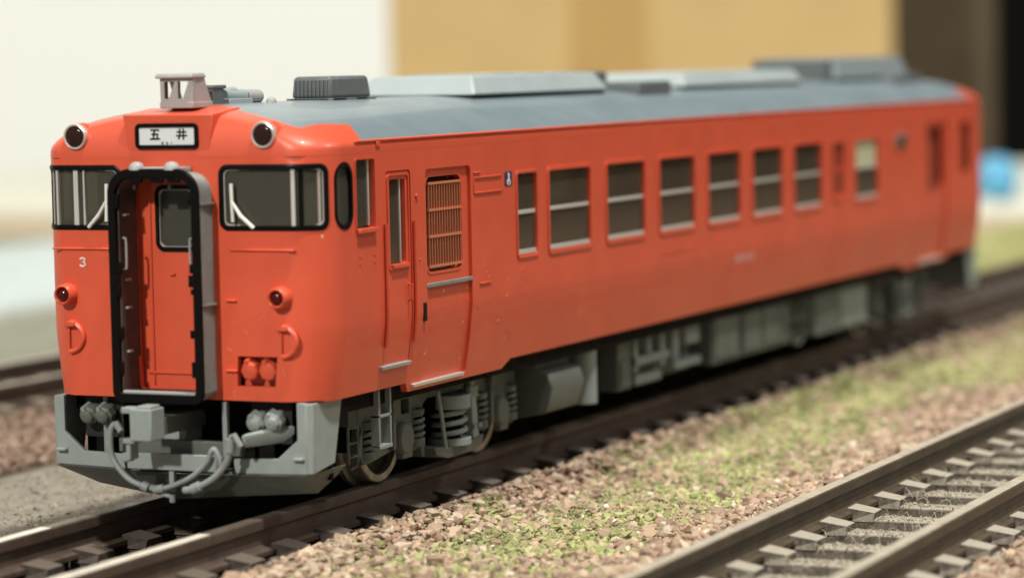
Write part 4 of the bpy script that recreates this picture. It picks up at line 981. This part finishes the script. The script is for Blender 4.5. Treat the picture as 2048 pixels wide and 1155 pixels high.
def grains(name, P, size, palette, tone, seed, flat=.75, shape='ico', mt=None):
    """thousands of angular granules joined in one mesh"""
    rng = np.random.default_rng(seed); n = len(P)
    if shape == 'ico':
        t = (1+5**.5)/2
        V0 = np.array([(-1, t, 0), (1, t, 0), (-1, -t, 0), (1, -t, 0), (0, -1, t), (0, 1, t), (0, -1, -t), (0, 1, -t), (t, 0, -1), (t, 0, 1), (-t, 0, -1), (-t, 0, 1)])/1.9
        F0 = np.array([(0, 11, 5), (0, 5, 1), (0, 1, 7), (0, 7, 10), (0, 10, 11), (1, 5, 9), (5, 11, 4), (11, 10, 2), (10, 7, 6), (7, 1, 8), (3, 9, 4), (3, 4, 2), (3, 2, 6), (3, 6, 8), (3, 8, 9), (4, 9, 5), (2, 4, 11), (6, 2, 10), (8, 6, 7), (9, 8, 1)])
    else:
        V0 = np.array([(1, 0, 0), (-1, 0, 0), (0, 1, 0), (0, -1, 0), (0, 0, 1), (0, 0, -1)], float)
        F0 = np.array([(0, 2, 4), (2, 1, 4), (1, 3, 4), (3, 0, 4), (2, 0, 5), (1, 2, 5), (3, 1, 5), (0, 3, 5)])
    k = len(V0)
    q = rng.normal(size=(n, 4)); q /= np.linalg.norm(q, axis=1)[:, None]; a, b, c, d = q.T
    Rm = np.stack([np.stack([1-2*(c*c+d*d), 2*(b*c-a*d), 2*(b*d+a*c)], -1), np.stack([2*(b*c+a*d), 1-2*(b*b+d*d), 2*(c*d-a*b)], -1), np.stack([2*(b*d-a*c), 2*(c*d+a*b), 1-2*(b*b+c*c)], -1)], 1)
    V = V0[None]*(1+rng.uniform(-.45, .40, (n, k, 1)))*np.stack([np.ones(n), rng.uniform(.55, 1, n), rng.uniform(.45, .9, n)], -1)[:, None, :]
    V = np.einsum('nij,nkj->nki', Rm, V)*(size*.5)[:, None, None]; V[:, :, 2] *= flat
    V = V+P[:, None, :]
    F = (F0[None]+(np.arange(n)*k)[:, None, None]).reshape(-1, 3)
    me = bpy.data.meshes.new(name); me.vertices.add(n*k); me.loops.add(F.size); me.polygons.add(len(F))
    me.vertices.foreach_set('co', (V*S).astype(np.float32).ravel()); me.loops.foreach_set('vertex_index', F.astype(np.int32).ravel())
    me.polygons.foreach_set('loop_start', np.arange(0, F.size, 3, dtype=np.int32)); me.update(calc_edges=True)
    ca = me.color_attributes.new('tone', 'FLOAT_COLOR', 'POINT')
    pal = np.array(palette); w_ = rng.dirichlet(np.ones(len(pal))*.35, n); c = (w_@pal)*tone[:, None]*rng.uniform(.75, 1.25, (n, 1))
    ca.data.foreach_set('color', np.repeat(np.concatenate([c, np.ones((n, 1))], 1), k, 0).astype(np.float32).ravel())
    if name not in M:
        m_ = bpy.data.materials.new(name); m_.use_nodes = True; N = m_.node_tree.nodes; b_ = N['Principled BSDF']
        b_.inputs['Roughness'].default_value = .85; b_.inputs['Specular IOR Level'].default_value = .25
        vc = N.new('ShaderNodeVertexColor'); vc.layer_name = 'tone'; m_.node_tree.links.new(vc.outputs[0], b_.inputs['Base Color']); M[name] = m_
    me.materials.append(M[name]); me.shade_flat()
    o = bpy.data.objects.new(name, me); COL.objects.link(o); o['kind'] = 'stuff'
    return o
rng = np.random.default_rng(11)
def scatter(x0, x1, y0, y1, dens, zup):
    n = int((x1-x0)*(y1-y0)*dens); x = rng.uniform(x0, x1, n); y = rng.uniform(y0, y1, n)
    return np.stack([x, y, height(x, y)+rng.uniform(-.05, zup, n)], 1)
def near_track(p): return np.minimum.reduce([np.abs(p[:, 1]), np.abs(p[:, 1]+37), np.abs(p[:, 1]-55.5)])
P = np.concatenate([scatter(-20, 62, -30.5, -6.2, 12, .55), scatter(62, 135, -30.5, -7, 5, .4), scatter(135, 230, -29, -8.2, 2, .3),
                    scatter(-40, 80, -70, -43.5, 6, .5), scatter(-55, -20, -30.5, -6.2, 6, .5)])
d = near_track(P); keep = (d > 6.4+rng.uniform(0, 2.0, len(P))); P = P[keep]
g = turf(P[:, 0], P[:, 1])*(P[:, 1] > -31); P = P[rng.uniform(0, 1, len(P)) > g*.85]
sz = rng.gamma(4.5, .095, len(P))+.18
o = grains('ballast', P, sz, [(.42, .29, .205), (.33, .22, .155), (.48, .36, .26), (.50, .43, .32), (.25, .165, .12)], np.ones(len(P)), 1)
tag(o, 'pinkish-brown loose granules of ballast between the tracks', 'ballast', kind='stuff')
# a few bright crumbs
P2 = scatter(-10, 70, -30, -9, .09, .75); o = grains('pale_chips', P2, rng.uniform(.3, .6, len(P2)), [(.72, .66, .55), (.66, .58, .44)], np.ones(len(P2)), 4)
tag(o, 'pale cream chips scattered among the brown ballast', 'ballast', kind='stuff')
# stones along the railcar's own track and between its rails, shade put into their colour
P3 = np.concatenate([scatter(-30, 60, -8.6, -5.6, 2.2, .35), scatter(-30, 0, -3.6, 3.6, .5, .2)]); P3[:, 2] += .15
o = grains('shaded_ballast', P3, rng.gamma(8, .07, len(P3))+.15, [(.13, .095, .07), (.20, .14, .10), (.10, .08, .065)], np.ones(len(P3)), 5)
tag(o, 'stones lying along the railcar track sleepers, shade painted into their dark colour', 'ballast', kind='stuff')
P4 = scatter(-55, 190, 31, 47.5, 2.6, .5); o = grains('far_ballast', P4, rng.gamma(9, .08, len(P4))+.2, [(.24, .16, .12), (.33, .24, .18), (.17, .12, .09)], np.ones(len(P4)), 6, shape='oct')
tag(o, 'blurred brown ballast before the far track', 'ballast', kind='stuff')
P7 = scatter(-30, 70, 9.5, 29, 4.5, .06); o = grains('grey_grit', P7, rng.gamma(3, .07, len(P7))+.08, [(.27, .245, .20), (.20, .18, .15), (.32, .29, .235)], np.ones(len(P7)), 8, shape='oct')
tag(o, 'fine grey grit covering the level ground beyond the railcar track', 'grit', kind='stuff')
# foam turf
P5 = np.concatenate([scatter(-15, 62, -30.5, -9, 22, .45), scatter(62, 140, -30.5, -9, 11, .4), scatter(140, 300, -26, -9, 4, .35), scatter(195, 330, 9, 37, 4, .6)])
g = turf(P5[:, 0], P5[:, 1]); P5 = P5[(g > rng.uniform(.12, .85, len(P5))) & (near_track(P5) > 8.8)]
yel = nz(P5[:, 0], P5[:, 1], 5, 21)
sz = rng.gamma(5, .080, len(P5))+.14
o = grains('turf', P5, sz, [(.275, .325, .12), (.35, .375, .17), (.21, .255, .09), (.43, .39, .21), (.40, .31, .19)], (.75+.5*yel)*np.where(P5[:, 0] > 188, 1.2, 1), 7, shape='oct')
tag(o, 'yellow-green foam turf strip between the two tracks', 'turf', kind='stuff')
n_ = 9000; xx = rng.uniform(-12, 70, n_); k_ = np.round((xx+28.7)/PITCH); xx = -28.7+k_*PITCH+rng.uniform(-.85, .85, n_)
P6 = np.stack([xx, -37+rng.uniform(-8, 8, n_), np.full(n_, -2.08)], 1)
o = grains('sleeper_dust', P6, rng.gamma(3, .045, n_)+.05, [(.40, .36, .29), (.30, .265, .21), (.20, .175, .13)], np.ones(n_), 9, shape='oct'); tag(o, 'pale grit lying on the sleepers of the empty dusty track', 'dust', kind='stuff')
# fluff and dust fibres
fb_ = MB(); rnd = random.Random(5)
for i in range(420):
    if i < 240: x, y = rnd.uniform(-10, 45), -37+rnd.uniform(-3.9, 3.9); z = -2.05
    elif i < 330: x, y = rnd.uniform(-28, 0), rnd.uniform(-8, 4); z = -2.1
    else: x, y = rnd.uniform(-5, 50), rnd.uniform(-30, -9); z = -2.0
    a = rnd.uniform(0, 6.28); l = rnd.uniform(.2, .9); u_ = rnd.uniform(.05, .6)
    pts = [(x, y, z-.1), (x+math.cos(a)*l*.4, y+math.sin(a)*l*.4, z+u_*.8), (x+math.cos(a)*l, y+math.sin(a)*l, z+u_+rnd.uniform(-.3, .2))]
    fb_.tube(smooth(pts, 3), .018, 3)
o = fb_.build('dust_fibres', mat('fibre', (.42, .37, .29), .9)); tag(o, 'fine pale dust fibres caught on the sleepers', 'dust', kind='stuff')

lint = MB(); rnd = random.Random(12)
for i in range(46):
    if i == 0: u_, z_, l, a = U(12.6), 8.1, 1.3, -.4
    elif i == 1: u_, z_, l, a = 5.9, 13.0, 1.3, 5.2
    else: u_, z_, l, a = rnd.choice([U(rnd.uniform(4, 45)), U(rnd.uniform(4, 45)), rnd.uniform(3.6, 7.3)]), rnd.uniform(7.2, 12.8), rnd.uniform(.08, .5), rnd.uniform(0, 6.28)
    c_ = 2.4 if i == 0 else -1.2 if i == 1 else rnd.uniform(-1.5, 1.5); pts = []
    for k in range(7):
        a += c_/6; u_ += math.cos(a)*l/6; z_ += math.sin(a)*l/6; pts.append(surf(u_, z_, .02))
    lint.tube(pts, .012, 4)
lint.build('lint', mat('lint', (.66, .30, .20), .9), car)
# ------------------------------------------------------------------ what stands behind the layout
def at(px, py, depth):
    """direction of a pixel at a distance (mm) along the view"""
    d_ = fw+rt*((px-1024)/CAM['fpx'])-up*((py-577.5)/CAM['fpx']); return Vector(CAM['pos'])+d_*depth
yaw = CAM['yaw']; F2 = Vector((math.cos(yaw), math.sin(yaw), 0)); R2 = Vector((math.sin(yaw), -math.cos(yaw), 0))
C0 = Vector((CAM['pos'][0], CAM['pos'][1], 0))
def slab(name, mt, s0, s1, d0, d1, z0, z1, parent=None, bev=0, label=None):
    """upright block square to the view: s sideways, d away, in mm from the camera"""
    q = [C0+R2*s+F2*d for s, d in ((s0, d0), (s1, d0), (s1, d1), (s0, d1))]
    return MB().hexa([(p.x, p.y, z0) for p in q], [(p.x, p.y, z1) for p in q]).build(name, mt, parent, bev=bev, label=label)
def sx(px, depth): return (px-1024)/CAM['fpx']*depth
wl = slab('wall', mat('white_wall', (.86, .88, .84), .85), -2600, 60, 1700, 1760, -900, 2600); wl['kind'] = 'structure'
wl = slab('back_wall', mat('room_darkness', (.003, .0025, .002), .9, spec=.1), 60, 2600, 1700, 1760, -900, 2600); wl['kind'] = 'structure'  # near-black colour stands in for the darkness of the room there
fl = slab('floor', mat('room_floor', (.42, .36, .27), .7), -2600, 2600, 300, 1800, -900, -880); fl['kind'] = 'structure'
# cardboard carton with brown tape
D = 760
s0, s1 = sx(790, D), sx(1795, D)
q = C0+R2*((s0+s1)/2)+F2*D
cbx = empty('cardboard_carton', (q.x, q.y, -22), 'tan cardboard carton with a browner tape stripe behind the railcar', 'carton')
mcard = mat('cardboard', (.43, .30, .128), .8, noise=.05, nscale=.05); mtape = mat('parcel_tape', (.365, .225, .078), .45, noise=.04, nscale=.05)
slab('carton_body', mcard, s0, s1, D, D+90, -22, 120, cbx, bev=1)
slab('tape', mtape, sx(1155, D), sx(1305, D), D-.5, D-.05, -21, 119, cbx)
D2 = 830
s2, s3 = sx(1780, D2), sx(2000, D2)
q = C0+R2*((s2+s3)/2)+F2*D2
blk_ = empty('shaded_side', (q.x, q.y, -22), 'dark brown block added as the shaded side of the cardboard carton', 'shaded_side')
slab('shaded_side_block', mat('shaded_brown', (.070, .048, .022), .6, noise=.15, nscale=.05), s2, s3, D2, D2+120, -22, 160, blk_, bev=1)  # block made up for the carton's shaded side, shade put into its colour
# cream ledge at the left, beyond the layout's edge
q = C0+R2*-260+F2*900
lg = empty('cream_ledge', (q.x, q.y, -60), 'cream wooden ledge below the white wall beyond the layout', 'ledge')
slab('ledge_board', mat('cream_wood', (.70, .63, .46), .7), -700, -60, 880, 980, -60, -10, lg, bev=3)
# small blue thing by the far end of the car
p = at(1992, 370, 560)
bc = MB(); base = Vector((p.x, p.y, -2.7))
bc.lathe(base, (0, 0, 1), [(0, 2.8), (.7, 3.6), (2.0, 4.1), (4.2, 4.3), (6.0, 4.0), (7.4, 3.2), (8.3, 2.0), (8.6, .2)], 32)
bo_ = bc.build('blue_cap', mat('sky_blue_plastic', (.10, .35, .56), .4), None, angle=50); tag(bo_, 'small rounded sky-blue cap standing on pale ground behind the railcar', 'cap')
